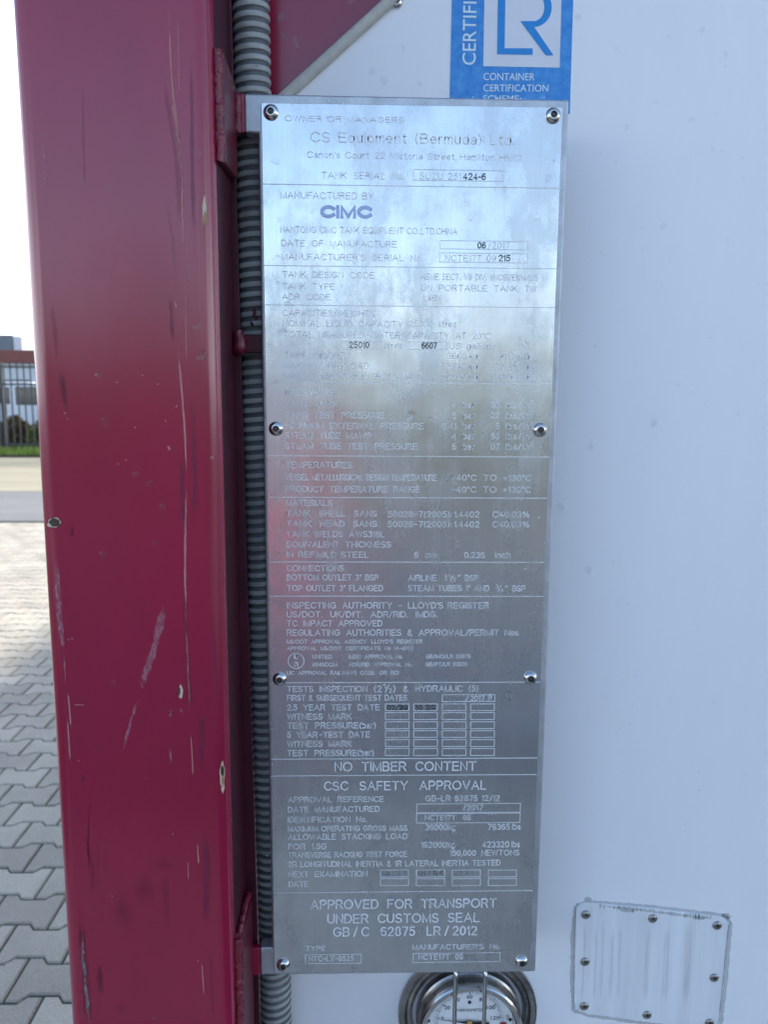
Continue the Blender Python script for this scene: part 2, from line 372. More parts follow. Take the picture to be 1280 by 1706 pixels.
    g['h'] = [[(0, 0), (0, 1)], [(0, .45)] + EL(.22, .48, .22, .24, 180, 0) + [(.44, 0)]]
    g['i'] = [[(0, 0), (0, .72)], [(0, .9), (0, 1)]]; g['k'] = [[(0, 0), (0, 1)], [(.4, .72), (0, .28)], [(.15, .44), (.44, 0)]]
    g['l'] = [[(0, 0), (0, 1)]]
    g['m'] = [[(0, 0), (0, .72)], [(0, .48)] + EL(.17, .5, .17, .22, 180, 0) + [(.34, 0)], [(.34, .48)] + EL(.51, .5, .17, .22, 180, 0) + [(.68, 0)]]
    g['n'] = [[(0, 0), (0, .72)], [(0, .45)] + EL(.22, .48, .22, .24, 180, 0) + [(.44, 0)]]
    g['o'] = [EL(.25, .36, .25, .36, 0, 360)]; g['p'] = [[(0, -.28), (0, .72)], EL(.24, .36, .24, .36, 0, 360)]
    g['q'] = [[(.48, -.28), (.48, .72)], EL(.24, .36, .24, .36, 0, 360)]; g['r'] = [[(0, 0), (0, .72)], [(0, .42)] + EL(.22, .44, .22, .28, 180, 80)]
    g['s'] = [EL(.2, .535, .18, .185, 25, 270) + EL(.2, .175, .2, .175, 90, -155)[1:]]
    g['t'] = [[(.12, .95), (.12, .14)] + EL(.24, .14, .12, .14, 180, 290), [(0, .7), (.28, .7)]]
    g['u'] = [[(0, .72), (0, .24)] + EL(.22, .24, .22, .24, 180, 360) + [(.44, .72), (.44, 0)]]
    g['v'] = [[(0, .72), (.23, 0), (.46, .72)]]; g['x'] = [[(0, 0), (.42, .72)], [(0, .72), (.42, 0)]]
    g['y'] = [[(0, .72), (.23, 0)], [(.46, .72), (.16, -.28)]]
    g['.'] = [[(0, 0), (0, .1)]]; g[','] = [[(.06, .1), (0, -.16)]]; g["'"] = [[(.03, 1), (0, .76)]]; g[':'] = [[(0, .05), (0, .15)], [(0, .55), (0, .65)]]
    g['-'] = [[(0, .42), (.3, .42)]]; g['−'] = [[(0, .45), (.46, .45)]]; g['/'] = [[(0, -.05), (.38, 1.03)]]
    g['('] = [EL(.5, .45, .5, .72, 130, 230)]; g[')'] = [EL(-.3, .45, .5, .72, 50, -50)]
    g['&'] = [[(.74, 0), (.14, .74)] + EL(.32, .8, .2, .2, 200, -30) + EL(.3, .25, .30, .27, 95, 340)]
    g['°'] = [EL(.12, .86, .12, .14, 0, 360)]; g['≤'] = [[(.5, .95), (0, .62), (.5, .3)], [(0, .42), (.5, .1)]]
    g['%'] = [EL(.16, .76, .16, .22, 0, 360), EL(.76, .22, .16, .22, 0, 360), [(.2, 0), (.72, 1)]]
    g['+'] = [[(0, .42), (.5, .42)], [(.25, .16), (.25, .68)]]; g['”'] = [[(.06, 1), (0, .76)], [(.22, 1), (.16, .76)]]
    return g
SF = stroke_font()
def engrave(mb, s, o, ux, uz, width, cap, mi=0, th=0.105):
    x = 0.0; lines = []
    for ch in s:
        if ch == ' ': x += 0.30; continue
        gl = SF[ch]; a = min(p[0] for l in gl for p in l); b = max(p[0] for l in gl for p in l)
        lines += [[(x + px_ - a, py_) for px_, py_ in l] for l in gl]
        x += b - a + 0.27
    tot = max(p[0] for l in lines for p in l)
    t = cap * th
    sx = (width - t) / tot if tot > 1e-6 else 1.0; sy = cap * (1 - th)
    for l in lines:
        pts = [(t / 2 + px_ * sx, t / 2 + py_ * sy) for px_, py_ in l]
        closed = math.hypot(pts[0][0] - pts[-1][0], pts[0][1] - pts[-1][1]) < 1e-7
        n = len(pts); L_, R2 = [], []
        for i, (px_, py_) in enumerate(pts):
            pr_ = pts[i - 1] if i > 0 else (pts[-2] if closed else None); ne = pts[i + 1] if i < n - 1 else (pts[1] if closed else None)
            d0 = Vector((px_ - pr_[0], py_ - pr_[1])).normalized() if pr_ else None
            d1 = Vector((ne[0] - px_, ne[1] - py_)).normalized() if ne else None
            d0 = d0 or d1; d1 = d1 or d0
            n0, n1 = Vector((-d0.y, d0.x)), Vector((-d1.y, d1.x)); m_ = (n0 + n1)
            m_ = m_ / max(0.45, m_.length_squared) * 2 if m_.length > 1e-4 else n0
            if m_.length > 1.6: m_ = m_.normalized() * 1.6
            c = Vector((px_, py_))
            if pr_ is None: c = c - d1 * t / 2
            if ne is None: c = c + d0 * t / 2
            L_.append(c + m_ * t / 2); R2.append(c - m_ * t / 2)
        mb.add([o + ux * p.x + uz * p.y for p in L_ + R2], [(n + i, n + i + 1, i + 1, i) for i in range(n - 1)], mi)
X, Z = Vector((1, 0, 0)), Vector((0, 0, 1))

def marks(name, mb, m, parent, label=None, small=0.012):
    """each wear mark an object of its own; the scatter of specks stays one"""
    rest = MB()
    for v0, v1, f0, f1 in mb.pc:
        p = MB(); vs = mb.v[v0:v1]
        size = max((max(v[k] for v in vs) - min(v[k] for v in vs)) for k in (0, 2))
        (p if size > small else rest).add(vs, [tuple(i - v0 for i in f) for f in mb.f[f0:f1]], 0, mb.a[v0:v1])
        if size > small: obj(name, p, m, parent, label=label, fix=False)
    if rest.v: tag(obj(name.split('_')[0] + '_specks', rest, m, parent, fix=False), kind='stuff')
# ------------------------------------------------------------------ the setting
ROADC = mat('pale_concrete_road', (0.31, 0.275, 0.185), rough=0.85, var=0.12, vscale=1.2, stretch=(0.25, 1, 1), bump=0.2, bscale=40)
GROUNDM = mat('dark_yard_asphalt', (0.085, 0.085, 0.085), rough=0.9, var=0.14, vscale=2.5, bump=0.2, bscale=30)
JOINT = mat('mossy_joint_sand', (0.055, 0.058, 0.042), rough=0.95, var=0.4, vscale=9, bump=0.4, bscale=120)
PAVER = mat('grey_concrete_paver', (0.50, 0.455, 0.37), rough=0.85, var=0.22, vscale=170, bump=0.55, bscale=260, bdist=0.003)
_t = PAVER.node_tree; _b = _t.nodes['Principled BSDF']; _l = _b.inputs['Base Color'].links[0].from_socket
_at = _n(_t, 'ShaderNodeAttribute', attribute_name='cover')
_co = _n(_t, 'ShaderNodeTexCoord')
_st = _n(_t, 'ShaderNodeTexNoise', inputs={'Vector': _co.outputs['Object'], 'Scale': 2.2, 'Detail': 6.0, 'Roughness': 0.65})
_k = M('ADD', M('MULTIPLY_ADD', _at.outputs['Fac'], 0.26, 0.72, tree=_t), M('MULTIPLY_ADD', _st.outputs[0], 0.7, -0.32, tree=_t), tree=_t)
_mx = _n(_t, 'ShaderNodeVectorMath', inputs={0: _l}, operation='SCALE'); _t.links.new(_k, _mx.inputs['Scale'])
_t.links.new(_mx.outputs[0], _b.inputs['Base Color'])
BANDM = mat('grey_asphalt_lane', (0.17, 0.17, 0.17), rough=0.85, var=0.16, vscale=2.0, stretch=(0.3, 1, 1), bump=0.2, bscale=60)
GRASSM = mat('grass_blades', (0.24, 0.34, 0.05), rough=0.7, var=0.35, vscale=6)
SOIL = mat('soil', (0.07, 0.055, 0.04), rough=0.95, var=0.3, vscale=12)

g = MB().box(-300, 300, -300, 300, -0.6, -0.010)
tag(obj('ground', g, GROUNDM), kind='structure')

# paving of bone-shaped concrete blocks
LP, CP = 0.200, 0.1445
def prof(x):                                     # toothed long side: flat, slant, flat, slant
    u = (x / LP) % 1.0; h = 0.0125
    a, b = 0.20, 0.30                            # low plateau to a, slant a..b, high plateau b..0.7, slant .7...8
    if u < a: return -h
    if u < b: return -h + 2 * h * (u - a) / (b - a)
    if u < 0.70: return h
    if u < 0.80: return h - 2 * h * (u - 0.70) / 0.10
    return -h
pv = MB(); brk = (-0.5, -0.30, -0.20, 0.20, 0.30, 0.5)
JW, BV = 0.0035, 0.005
k0, k1 = int(-2.2 / CP), int(9.35 / CP)
for k in range(k0, k1):
    yk = k * CP
    sgn = 1 if k % 2 == 0 else -1
    xa, xb = -0.62 * max(yk, 0) - 2.4, 0.9
    for i in range(int(xa / LP), int(xb / LP)):
        # joint of this course where the course is widest
        xc = i * LP + (0.0 if sgn > 0 else LP / 2)
        dz = random.uniform(-0.0012, 0.0012); tx = random.uniform(-0.004, 0.004); ty = random.uniform(-0.006, 0.006)
        up_, lo_ = [], []
        for b in brk:
            x = b * LP
            h = 0.0125 if abs(b) > 0.25 else -0.0125
            up_.append((x, CP / 2 + h)); lo_.append((x, -CP / 2 - h))
        outl = lo_ + up_[::-1]
        def inset(d):
            r = []
            for x, y in outl:
                r.append((x - math.copysign(d, x) if abs(x) > 0.45 * LP else x, y - math.copysign(d, y)))
            return r
        o1, o2 = inset(JW), inset(JW + BV)
        n = len(o1)
        vs = [(xc + x, yk + y, -0.03) for x, y in o1] + [(xc + x, yk + y, -0.0045 + dz + tx * x + ty * y) for x, y in o1] + \
             [(xc + x, yk + y, dz + tx * x + ty * y) for x, y in o2]
        fs = [tuple(range(2 * n, 3 * n))]
        for r in (0, 1):
            fs += [(r * n + q, r * n + (q + 1) % n, (r + 1) * n + (q + 1) % n, (r + 1) * n + q) for q in range(n)]
        pv.add(vs, fs, 0, [random.random()] * len(vs))
tag(obj('paving', pv, PAVER, fix=False), kind='structure')
tag(obj('paving_bed', MB().add([(-9.0, -2.6, -0.0062), (1.3, -2.6, -0.0062), (1.3, 9.3, -0.0062), (-9.0, 9.3, -0.0062)], [(0, 1, 2, 3)]), JOINT), kind='structure')
APRON = mat('grey_concrete_apron', (0.215, 0.215, 0.21), rough=0.9, var=0.14, vscale=2.5, bump=0.2, bscale=30)
tag(obj('apron', MB().box(-14, 14, -7.0, -2.61, -0.3, -0.004), APRON), kind='structure')
tag(obj('lane', MB().box(-60, 60, 9.33, 12.5, -0.3, 0.0), BANDM), kind='structure')
tag(obj('road', MB().box(-60, 60, 12.504, 20.0, -0.3, 0.004), ROADC), kind='structure')
tag(obj('verge', MB().box(-60, 60, 20.0, 23.4, -0.3, 0.06), SOIL, bevel=0.02), kind='structure')

# ------------------------------------------------------------------ measured places on the container end
YF = -0.065                                       # front of the corner post
xR = P(379, 190, 0.0).x                           # its right flank
xL = P(75.0, 900.0, YF + 0.012).x                 # its left edge
YP = 0.068                                        # white panel
print('post', xL, xR, 'width', xR - xL)

# ---- red frame
frame = empty('container_frame', ((xL + xR) / 2, 0.0, 0), 'scratched wine red steel corner post and frame, left of the metal data plate', 'container frame')
def post_mesh(x0, x1, y0, y1, rl, rr, z0, z1):
    pts = []
    def arc(cx, cy, r, a0, a1, n=9):
        for i in range(n + 1):
            a = R_(a0 + (a1 - a0) * i / n); pts.append((cx + r * math.cos(a), cy + r * math.sin(a)))
    arc(x0 + rl, y0 + rl, rl, 180, 270); arc(x1 - rr, y0 + rr, rr, 270, 360)
    arc(x1 - 0.008, y1 - 0.008, 0.008, 0, 90, 4); arc(x0 + 0.008, y1 - 0.008, 0.008, 90, 180, 4)
    n = len(pts); vs = []; fs = []
    zs = [z0 + (z1 - z0) * i / 24 for i in range(25)]
    for z in zs: vs += [(x, y, z) for x, y in pts]
    for i in range(len(zs) - 1):
        fs += [(i * n + q, i * n + (q + 1) % n, (i + 1) * n + (q + 1) % n, (i + 1) * n + q) for q in range(n)]
    fs += [tuple(range(n - 1, -1, -1)), tuple((len(zs) - 1) * n + q for q in range(n))]
    return MB().add(vs, fs)
pm = post_mesh(xL, xR, YF, 0.045, 0.014, 0.013, 0.118, 2.473)
for i_, f_ in enumerate(pm.f):                    # flank beside the hose: its shade put into a darker red
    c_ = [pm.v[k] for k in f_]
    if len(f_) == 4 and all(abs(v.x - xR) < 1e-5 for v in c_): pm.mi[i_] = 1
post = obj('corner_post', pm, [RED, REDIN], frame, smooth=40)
BV_POST = BVHTree.FromPolygons([v[:] for v in pm.v], pm.f)
def casting(x0, x1, y0, y1, z0, z1, par):
    c = obj('corner_casting', MB().box(x0, x1, y0, y1, z0, z1), RED, par, bevel=0.008)
    obj('slot', MB().prism([(x0 + 0.06 + 0.022 * math.cos(t * math.pi / 8), (z0 + z1) / 2 + 0.04 * math.sin(t * math.pi / 8)) for t in range(16)], y0 - 0.0006, y0 + 0.01), SOCKET, c)
casting(xL - 0.006, xL + 0.162, YF - 0.006, 0.11, 0.0, 0.118, frame)
casting(xL - 0.006, xL + 0.162, YF - 0.006, 0.11, 2.473, 2.591, frame)
# return flange beside the conduit
e0, e1 = P(391, 222, 0.010), P(431, 1640, 0.010)
sl_ = (e1.x - e0.x) / (e1.z - e0.z)
ex = lambda z: e0.x + sl_ * (z - e0.z)
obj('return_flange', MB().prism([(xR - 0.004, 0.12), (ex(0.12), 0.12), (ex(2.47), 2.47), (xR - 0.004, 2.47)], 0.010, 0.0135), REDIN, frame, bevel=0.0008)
# gusset plate behind the top corner of the white panel, and web behind the conduit
ga = P(480, 156, YP); gb = P(652, 0, YP)
gs = (gb.z - ga.z) / (gb.x - ga.x)
gx_top = ga.x + (2.46 - ga.z) / gs
obj('gusset_plate', MB().prism([(xR - 0.002, 0.13), (-0.1, 0.13), (-0.1, ga.z - 0.12), (gx_top + 0.05, 2.46), (xR - 0.002, 2.46)], YP + 0.006, YP + 0.016), RED, frame)
# pads welded on the flank that carry the plate brackets
def pad(pt_top, pt_bot, y0, y1, z_skew):
    zt, zb = pt_top, pt_bot
    mb = MB(); th = 0.0065
    mb.add([(xR - 0.001, y0, zb), (xR + th, y0, zb), (xR - 0.001, y1, zb - z_skew), (xR + th, y1, zb - z_skew),
            (xR - 0.001, y0, zt), (xR + th, y0, zt), (xR - 0.001, y1, zt + z_skew), (xR + th, y1, zt + z_skew)],
           [(0, 1, 3, 2), (4, 6, 7, 5), (0, 4, 5, 1), (2, 3, 7, 6), (0, 2, 6, 4), (1, 5, 7, 3)])
    return mb
yA = -0.050

pz = lambda px, py: P(px, py, yA).z
pad1 = obj('weld_pad', pad(pz(355, 82), pz(366, 272), yA, 0.006, -0.004), REDPAD, frame, bevel=0.0022)
pad2 = obj('weld_pad', pad(pz(396, 1560), pz(400, 1830), yA, 0.006, -0.004), REDPAD, frame, bevel=0.0022)
def bead(pts, r0, mat_=WELD):
    q = []
    for i in range(len(pts) - 1):
        a, b = Vector(pts[i]), Vector(pts[i + 1]); n = max(2, int((b - a).length / 0.003))
        q += [a.lerp(b, k / n) for k in range(n)]
    q.append(Vector(pts[-1]))
    return MB().tube([p + Vector((random.uniform(-.0005, .0005), random.uniform(-.0005, .0005), random.uniform(-.0006, .0006))) for p in q],
                     [r0 * random.uniform(0.8, 1.25) for _ in q], 10)
obj('weld_bead', bead([(xR + 0.002, yA - 0.0005, pz(355, 84)), (xR + 0.002, yA - 0.0005, pz(366, 270))], 0.0036), WELD, frame, smooth=80)
obj('weld_bead', bead([(xR + 0.002, yA - 0.0005, pz(396, 1563)), (xR + 0.002, yA - 0.0005, pz(400, 1828))], 0.0036), WELD, frame, smooth=80)
obj('weld_bead', bead([(xR + 0.002, yA, pz(396, 1563)), (xR + 0.003, -0.01, pz(396, 1563) + 0.006), P(413, 1490, 0.0)], 0.003), WELD, frame, smooth=80)
# the red stubs that hold the data plate, and the strap across the conduit
tA, tB = P(407, 155.5, 0.002), P(407.5, 220.5, 0.002)
obj('bracket', MB().box(xR + 0.003, tA.x - 0.0003, 0.002, 0.008, tB.z, tA.z), RED, frame, bevel=0.0008)
obj('weld_bead', bead([(xR + 0.0075, 0.002, tB.z), (xR + 0.0075, 0.002, tA.z)], 0.0034), WELD, frame, smooth=80)
uA, uB = P(433.2, 1579.5, 0.002), P(434, 1624.8, 0.002)
obj('bracket', MB().box(xR + 0.003, uA.x - 0.0003, 0.002, 0.008, uB.z, uA.z), RED, frame, bevel=0.0008)
sA, sB = P(420, 556.5, 0.004), P(420, 588, 0.004)
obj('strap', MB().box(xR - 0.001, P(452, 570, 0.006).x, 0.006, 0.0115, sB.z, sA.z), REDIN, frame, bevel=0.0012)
obj('weld_bead', bead([(xR + 0.004, 0.002, sB.z - 0.001), (xR + 0.006, 0.003, (sA.z + sB.z) / 2), (xR + 0.004, 0.003, sA.z + 0.002)], 0.0052), REDPAD, frame, smooth=80)
# the rest of the frame: other corner posts and the rails
WID, LEN = 2.438, 6.058
x2 = xL + WID - 0.15
obj('corner_post', post_mesh(x2, x2 + 0.15, YF, 0.045, 0.013, 0.017, 0.118, 2.473), RED, frame, smooth=40)
casting(x2 - 0.006, x2 + 0.162, YF - 0.006, 0.11, 0.0, 0.118, frame); casting(x2 - 0.006, x2 + 0.162, YF - 0.006, 0.11, 2.473, 2.591, frame)
for xx in (xL, x2):
    obj('corner_post', post_mesh(xx, xx + 0.15, LEN - 0.11, LEN, 0.013, 0.013, 0.118, 2.473), RED, frame, smooth=40)
    casting(xx - 0.006, xx + 0.156, LEN - 0.16, LEN + 0.006, 0.0, 0.118, frame); casting(xx - 0.006, xx + 0.156, LEN - 0.16, LEN + 0.006, 2.473, 2.591, frame)
    for z in (0.03, 2.49): obj('side_rail', MB().box(xx + 0.03, xx + 0.12, 0.115, LEN - 0.165, z, z + 0.08), RED, frame, bevel=0.006)
for yy in (-0.02, LEN - 0.1):
    for z in (0.03, 2.48): obj('end_rail', MB().box(xL + 0.165, x2 - 0.01, yy, yy + 0.09, z, z + 0.09), RED, frame, bevel=0.006)

# ---- wear on the post: each mark laid on the paint by where it is
def on_post(px, py, lift=0.0003):
    d = ray(px, py).normalized()
    h = BV_POST.ray_cast(CAM, d)
    if h[0] is None: return None
    nrm = h[1] if h[1].dot(d) < 0 else -h[1]
    return h[0] + nrm * lift
def flat(Y): return lambda px, py, lift=0.0003: P(px, py, Y - lift)
def strip(mb, pts, wpx, surf=on_post, taper=True, lift=0.0003, sub=10, jitter=0.25):
    q = []
    for i in range(len(pts) - 1):
        (a, b), (c, d) = pts[i], pts[i + 1]
        n = max(2, int(math.hypot(c - a, d - b) / sub))
        q += [(a + (c - a) * k / n, b + (d - b) * k / n) for k in range(n)]
    q.append(pts[-1]); n = len(q); vs = []; al = []
    for i, (x, y) in enumerate(q):
        x1, y1 = q[min(i + 1, n - 1)]; x0, y0 = q[max(i - 1, 0)]
        L = math.hypot(x1 - x0, y1 - y0) or 1; nx, ny = (y1 - y0) / L, -(x1 - x0) / L
        t = i / (n - 1); tp = min(1.0, 5 * t, 5 * (1 - t)) if taper else 1.0
        hw = wpx * 0.5 * (0.35 + 0.65 * tp) * random.uniform(1 - jitter, 1 + jitter)
        cc = random.uniform(-jitter, jitter) * wpx * 0.25
        for s, a in ((-1, 0.0), (-0.4, 1.0), (0.4, 1.0), (1, 0.0)):
            p = surf(x + nx * (hw * s + cc), y + ny * (hw * s + cc), lift)
            if p is None: p = vs[-1] if vs else CAM
            vs.append(p); al.append(a * (0.25 + 0.75 * tp))
    mb.add(vs, [(i * 4 + k, i * 4 + k + 1, i * 4 + 5 + k, i * 4 + 4 + k) for i in range(n - 1) for k in range(3)], 0, al)
def blob(mb, cx, cy, rx, ry, surf=on_post, lift=0.0004, n=18, soft=0.3, rot=0.0, rag=0.18):
    c = surf(cx, cy, lift); vs = [c]; al = [1.0]
    if c is None: return
    ph = random.random() * 6; cr, sr = math.cos(rot), math.sin(rot)
    for ring, a in ((1 - soft, 1.0), (1.0, 0.0)):
        for k in range(n):
            t = 2 * math.pi * k / n
            w_ = 1 + rag * math.sin(2 * t + ph) * 0.6 + rag * math.sin(5 * t + 2 * ph) * 0.5 + random.uniform(-rag, rag) * 0.3
            dx, dy = rx * ring * w_ * math.cos(t), ry * ring * w_ * math.sin(t)
            p = surf(cx + dx * cr - dy * sr, cy + dx * sr + dy * cr, lift)
            vs.append(p if p is not None else c); al.append(a)
    fs = [(0, 1 + k, 1 + (k + 1) % n) for k in range(n)] + [(1 + k, 1 + n + k, 1 + n + (k + 1) % n, 1 + (k + 1) % n) for k in range(n)]
    mb.add(vs, fs, 0, al)
mb = MB()
strip(mb, [(281, 0), (283, 60), (285, 115), (289, 165), (296, 208), (300, 240), (303, 300), (304, 370), (307, 470)], 4)
strip(mb, [(285, 165), (294, 205), (299, 240), (301, 280)], 5)
strip(mb, [(296, 20), (298, 110), (299, 165)], 1.8); strip(mb, [(292, 497), (294, 520)], 4)
strip(mb, [(296, 575), (302, 640), (308, 720), (311, 800)], 4.5); strip(mb, [(311, 800), (309, 870), (308, 950), (310, 1040)], 5)
strip(mb, [(310, 1040), (314, 1130), (317, 1190)], 4); strip(mb, [(318, 1220), (322, 1296)], 3.2)
strip(mb, [(329, 1400), (331, 1445)], 3.2); strip(mb, [(336, 1600), (340, 1662)], 3.2); strip(mb, [(313, 1430), (314, 1470)], 1.8)
strip(mb, [(113, 1150), (118, 1214)], 4); strip(mb, [(112, 1195), (117, 1272)], 4); strip(mb, [(125, 1174), (140, 1174)], 2, taper=False)
strip(mb, [(128, 1268), (134, 1266)], 3); strip(mb, [(309, 440), (310, 570), (312, 620)], 1.6)
for cx, cy, r in ((160, 624, 3), (195, 637, 2.5), (237, 625, 2), (263, 640, 2), (281, 745, 3), (282, 748, 3), (225, 712, 2), (210, 766, 2), (197, 773, 2), (108, 688, 2.2), (113, 698, 1.5),
                  (294, 677, 2.5), (276, 701, 1.8), (114, 1065, 1.6), (120, 1064, 1.6), (288, 1389, 1.6), (187, 1493, 1.6), (330, 1600, 1.6), (353, 762, 3.5)):
    blob(mb, cx, cy, r, r * 0.8, soft=0.45)
marks('paint_scratch', mb, D_PINK, post, label='pale pink scratches through the red paint')
mb = MB()
strip(mb, [(91, 912), (95, 950), (97, 1000), (101, 1045), (107, 1100)], 15); strip(mb, [(107, 1090), (109, 1140)], 5)
strip(mb, [(276, 1000), (262, 1060), (245, 1115), (232, 1160)], 20); strip(mb, [(232, 1160), (218, 1200), (204, 1255)], 8)
strip(mb, [(276, 1010), (270, 1045)], 4); strip(mb, [(300, 1175), (303, 1190)], 8); strip(mb, [(283, 1180), (284, 1200)], 9); strip(mb, [(283, 1240), (285, 1275)], 6)
strip(mb, [(70, 210), (74, 260), (78, 320)], 6)
marks('paint_rub', mb, D_RUB, post, label='chalky pink rub marks on the red paint')
mb = MB()
strip(mb, [(268, 105), (277, 160), (286, 215), (294, 270), (298, 330), (300, 400)], 11); strip(mb, [(289, 200), (301, 260), (304, 330)], 7)
strip(mb, [(276, 330), (288, 400), (292, 470)], 4); strip(mb, [(136, 130), (139, 240), (141, 330)], 6); strip(mb, [(85, 500), (92, 560), (94, 600)], 12)
strip(mb, [(140, 1390), (155, 1450), (150, 1500)], 10)
marks('paint_run', mb, D_DARK, post, label='darker red runs in the paint')
mb = MB()
strip(mb, [(100, 615), (106, 655), (112, 690)], 15); strip(mb, [(121, 870), (118, 900)], 12); strip(mb, [(133, 1520), (137, 1570), (143, 1640), (150, 1720)], 20)
strip(mb, [(137, 1285), (139, 1310)], 14); strip(mb, [(165, 1600), (168, 1660)], 14); strip(mb, [(152, 1300), (146, 1400), (150, 1480)], 5); strip(mb, [(165, 1380), (160, 1500)], 3)
marks('black_scuff', mb, D_SOOT, post, label='black scuffs on the red paint')
mb = MB(); strip(mb, [(136, 1540), (139, 1590), (143, 1650), (149, 1712)], 10)
marks('silvery_scrape', mb, D_SILV, post, label='silvery scrape on the lower edge')
mb = MB()
strip(mb, [(283, 490), (286, 540), (289, 575)], 12); strip(mb, [(303, 750), (302, 820), (306, 890)], 14); strip(mb, [(318, 640), (322, 720), (325, 800), (323, 890)], 14)
strip(mb, [(334, 1180), (337, 1230), (334, 1290)], 14); strip(mb, [(340, 1375), (344, 1430), (343, 1545)], 18); strip(mb, [(352, 1000), (360, 1110), (364, 1190)], 6)
strip(mb, [(305, 960), (312, 1100), (318, 1200)], 9); strip(mb, [(318, 80), (320, 260), (323, 420)], 10); strip(mb, [(350, 1570), (355, 1706)], 7)
marks('violet_scuff', mb, D_VIOL, post, label='violet scuffs beside the long scratch')
mb = MB()
blob(mb, 272, 1440, 26, 14, soft=0.7); strip(mb, [(272, 1450), (277, 1500), (278, 1560)], 18); blob(mb, 205, 1520, 46, 48, soft=0.8); blob(mb, 200, 1680, 20, 14, soft=0.8)
blob(mb, 240, 1480, 40, 60, soft=0.85)
marks('dull_patch', mb, D_DULL, post, label='dull brown patches low on the red paint')
# chips
mb = MB(); blob(mb, 90, 870.5, 12.5, 8.5, soft=0.15); blob(mb, 370, 1290, 5.5, 22, soft=0.3); blob(mb, 340, 352, 4.5, 30, soft=0.5); blob(mb, 301, 1152, 4, 15, soft=0.3); blob(mb, 371, 1310, 3, 14, soft=0.4)
marks('paint_chip', mb, D_CHIP, post, label='pale primer showing in chipped paint')
mb = MB(); blob(mb, 91, 870.5, 10.5, 6.8, soft=0.15, lift=0.0006); blob(mb, 370, 1284, 3.2, 11, soft=0.3, lift=0.0006); blob(mb, 298.5, 1151, 2.2, 9, soft=0.4, lift=0.0006)
marks('bare_steel', mb, D_CHIPB, post, label='dark bare steel inside the chips')
mb = MB(); blob(mb, 341, 365, 3.2, 17, soft=0.5, lift=0.0006); blob(mb, 371, 1300, 2.6, 8, soft=0.4, lift=0.0006)
marks('rust_spot', mb, D_RUST, post, label='ochre rust spots in the chips')

# ------------------------------------------------------------------ insulated tank with its white end panel
tank = empty('insulated_tank', (xL + WID / 2, 0.07, 0.2), 'white clad tank end panel behind the data plate, sticker and thermometer', 'tank')
xe = xL + WID - 0.17
obj('end_panel', MB().prism([(P(445, 1640, YP).x - 0.03, 0.16), (xe, 0.16), (xe, 2.44), (gx_top, 2.44), (ga.x, ga.z), (P(445, 1640, YP).x - 0.03, ga.z - (ga.x - P(445, 1640, YP).x + 0.03) * gs)], YP, YP + 0.004), WHITE, tank, bevel=0.0008)
cyl = MB()
cy_prof = [(0.05, 5.85), (0.6, 5.83), (1.0, 5.72), (1.11, 5.55), (1.11, 0.42), (1.06, 0.20), (0.9, 0.10), (0.05, 0.085)]
cyl.lathe((xL + WID / 2, 0, 1.30), cy_prof, 64)
obj('tank_shell', cyl, WHITE, tank, smooth=50)
sp = [P(478, 158, YP - 0.002), P(652, 0, YP - 0.002)]
sp = [sp[0] - (sp[1] - sp[0]) * 0.35, sp[0], sp[0].lerp(sp[1], .25), sp[0].lerp(sp[1], .5), sp[0].lerp(sp[1], .75), sp[1], sp[1] + (sp[1] - sp[0]) * 1.5]
obj('edge_seal', MB().tube(sp, 0.0049, 14), SEAL, tank, smooth=60, label='cream sealing bead along the cut corner')

def screw_head(mb, c, r=0.0062, h=0.0036, hex_r=0.0023):
    n = 28
    pr = [(r, 0.0), (r * 0.99, -h * 0.25), (r * 0.90, -h * 0.55), (r * 0.74, -h * 0.82), (r * 0.56, -h), (hex_r * 1.18, -h)]
    mb.lathe(c, pr, n)
    return h
def make_screw(c, parent, m=STEEL, r=0.0062, label=None):
    mb = MB(); c = Vector(c); h = screw_head(mb, c, r)
    s = obj('screw', mb, m, parent, loc=c, smooth=60, label=label)
    hx = 0.0023 * 1.18; k = MB()
    ring = lambda rr, y, n=6: [(c.x + rr * math.cos(q * math.pi * 2 / n), c.y + y, c.z + rr * math.sin(q * math.pi * 2 / n)) for q in range(n)]
    top, bot = ring(hx * 1.02, -h + 0.0001), ring(hx * 0.86, -h + 0.0016)
    k.add(top + bot, [(q, (q + 1) % 6, 6 + (q + 1) % 6, 6 + q) for q in range(6)] + [tuple(range(6, 12))])
    k.lathe(c + Vector((0, -h + 0.0016, 0)), [(0.0009, 0.0), (0.0006, -0.0006), (0.00001, -0.0007)], 10)
    obj('hex_socket', k, SOCKET, s, loc=c)
    return s
make_screw(P(660.5, 4, YP), tank, r=0.0058)
for px in (820, 980, 1140): make_screw(P(px, 4, YP) + Vector((0, 0, 0.25)), tank, r=0.0058)

# ------------------------------------------------------------------ data plate
pl0 = P(457, 1621, 0.0)
plate = empty('data_plate', (0.0, 0.0, pl0.z), 'tall satin aluminium data plate covered in etched lettering, bolted beside the red post', 'data plate')
out_px = [(406.4, 155.5), (949, 166), (892.7, 1619.5), (434, 1625), (433, 1579.5), (453.2, 1578.5), (430.2, 221.5), (407.4, 220.3)]
out = [P(x, y, 0.002) for x, y in out_px]
fr = obj('backing_frame', MB().prism([(p.x, p.z) for p in out], 0.0020, 0.0160), ALU, plate, bevel=0.0018, seg=3, smooth=35, label='grey aluminium backing tray with two side tabs')
sheet_px = [(435.2, 171.2), (938.5, 178.5), (883.6, 1615.8), (457, 1621)]
q = [P(x, y, 0.0) for x, y in sheet_px]
nx, nz = 1, 1
sh = MB().prism([(p.x, p.z) for p in q], 0.0, 0.0018)
sheet = obj('face_sheet', sh, PLATE, plate, bevel=0.0003, seg=1)

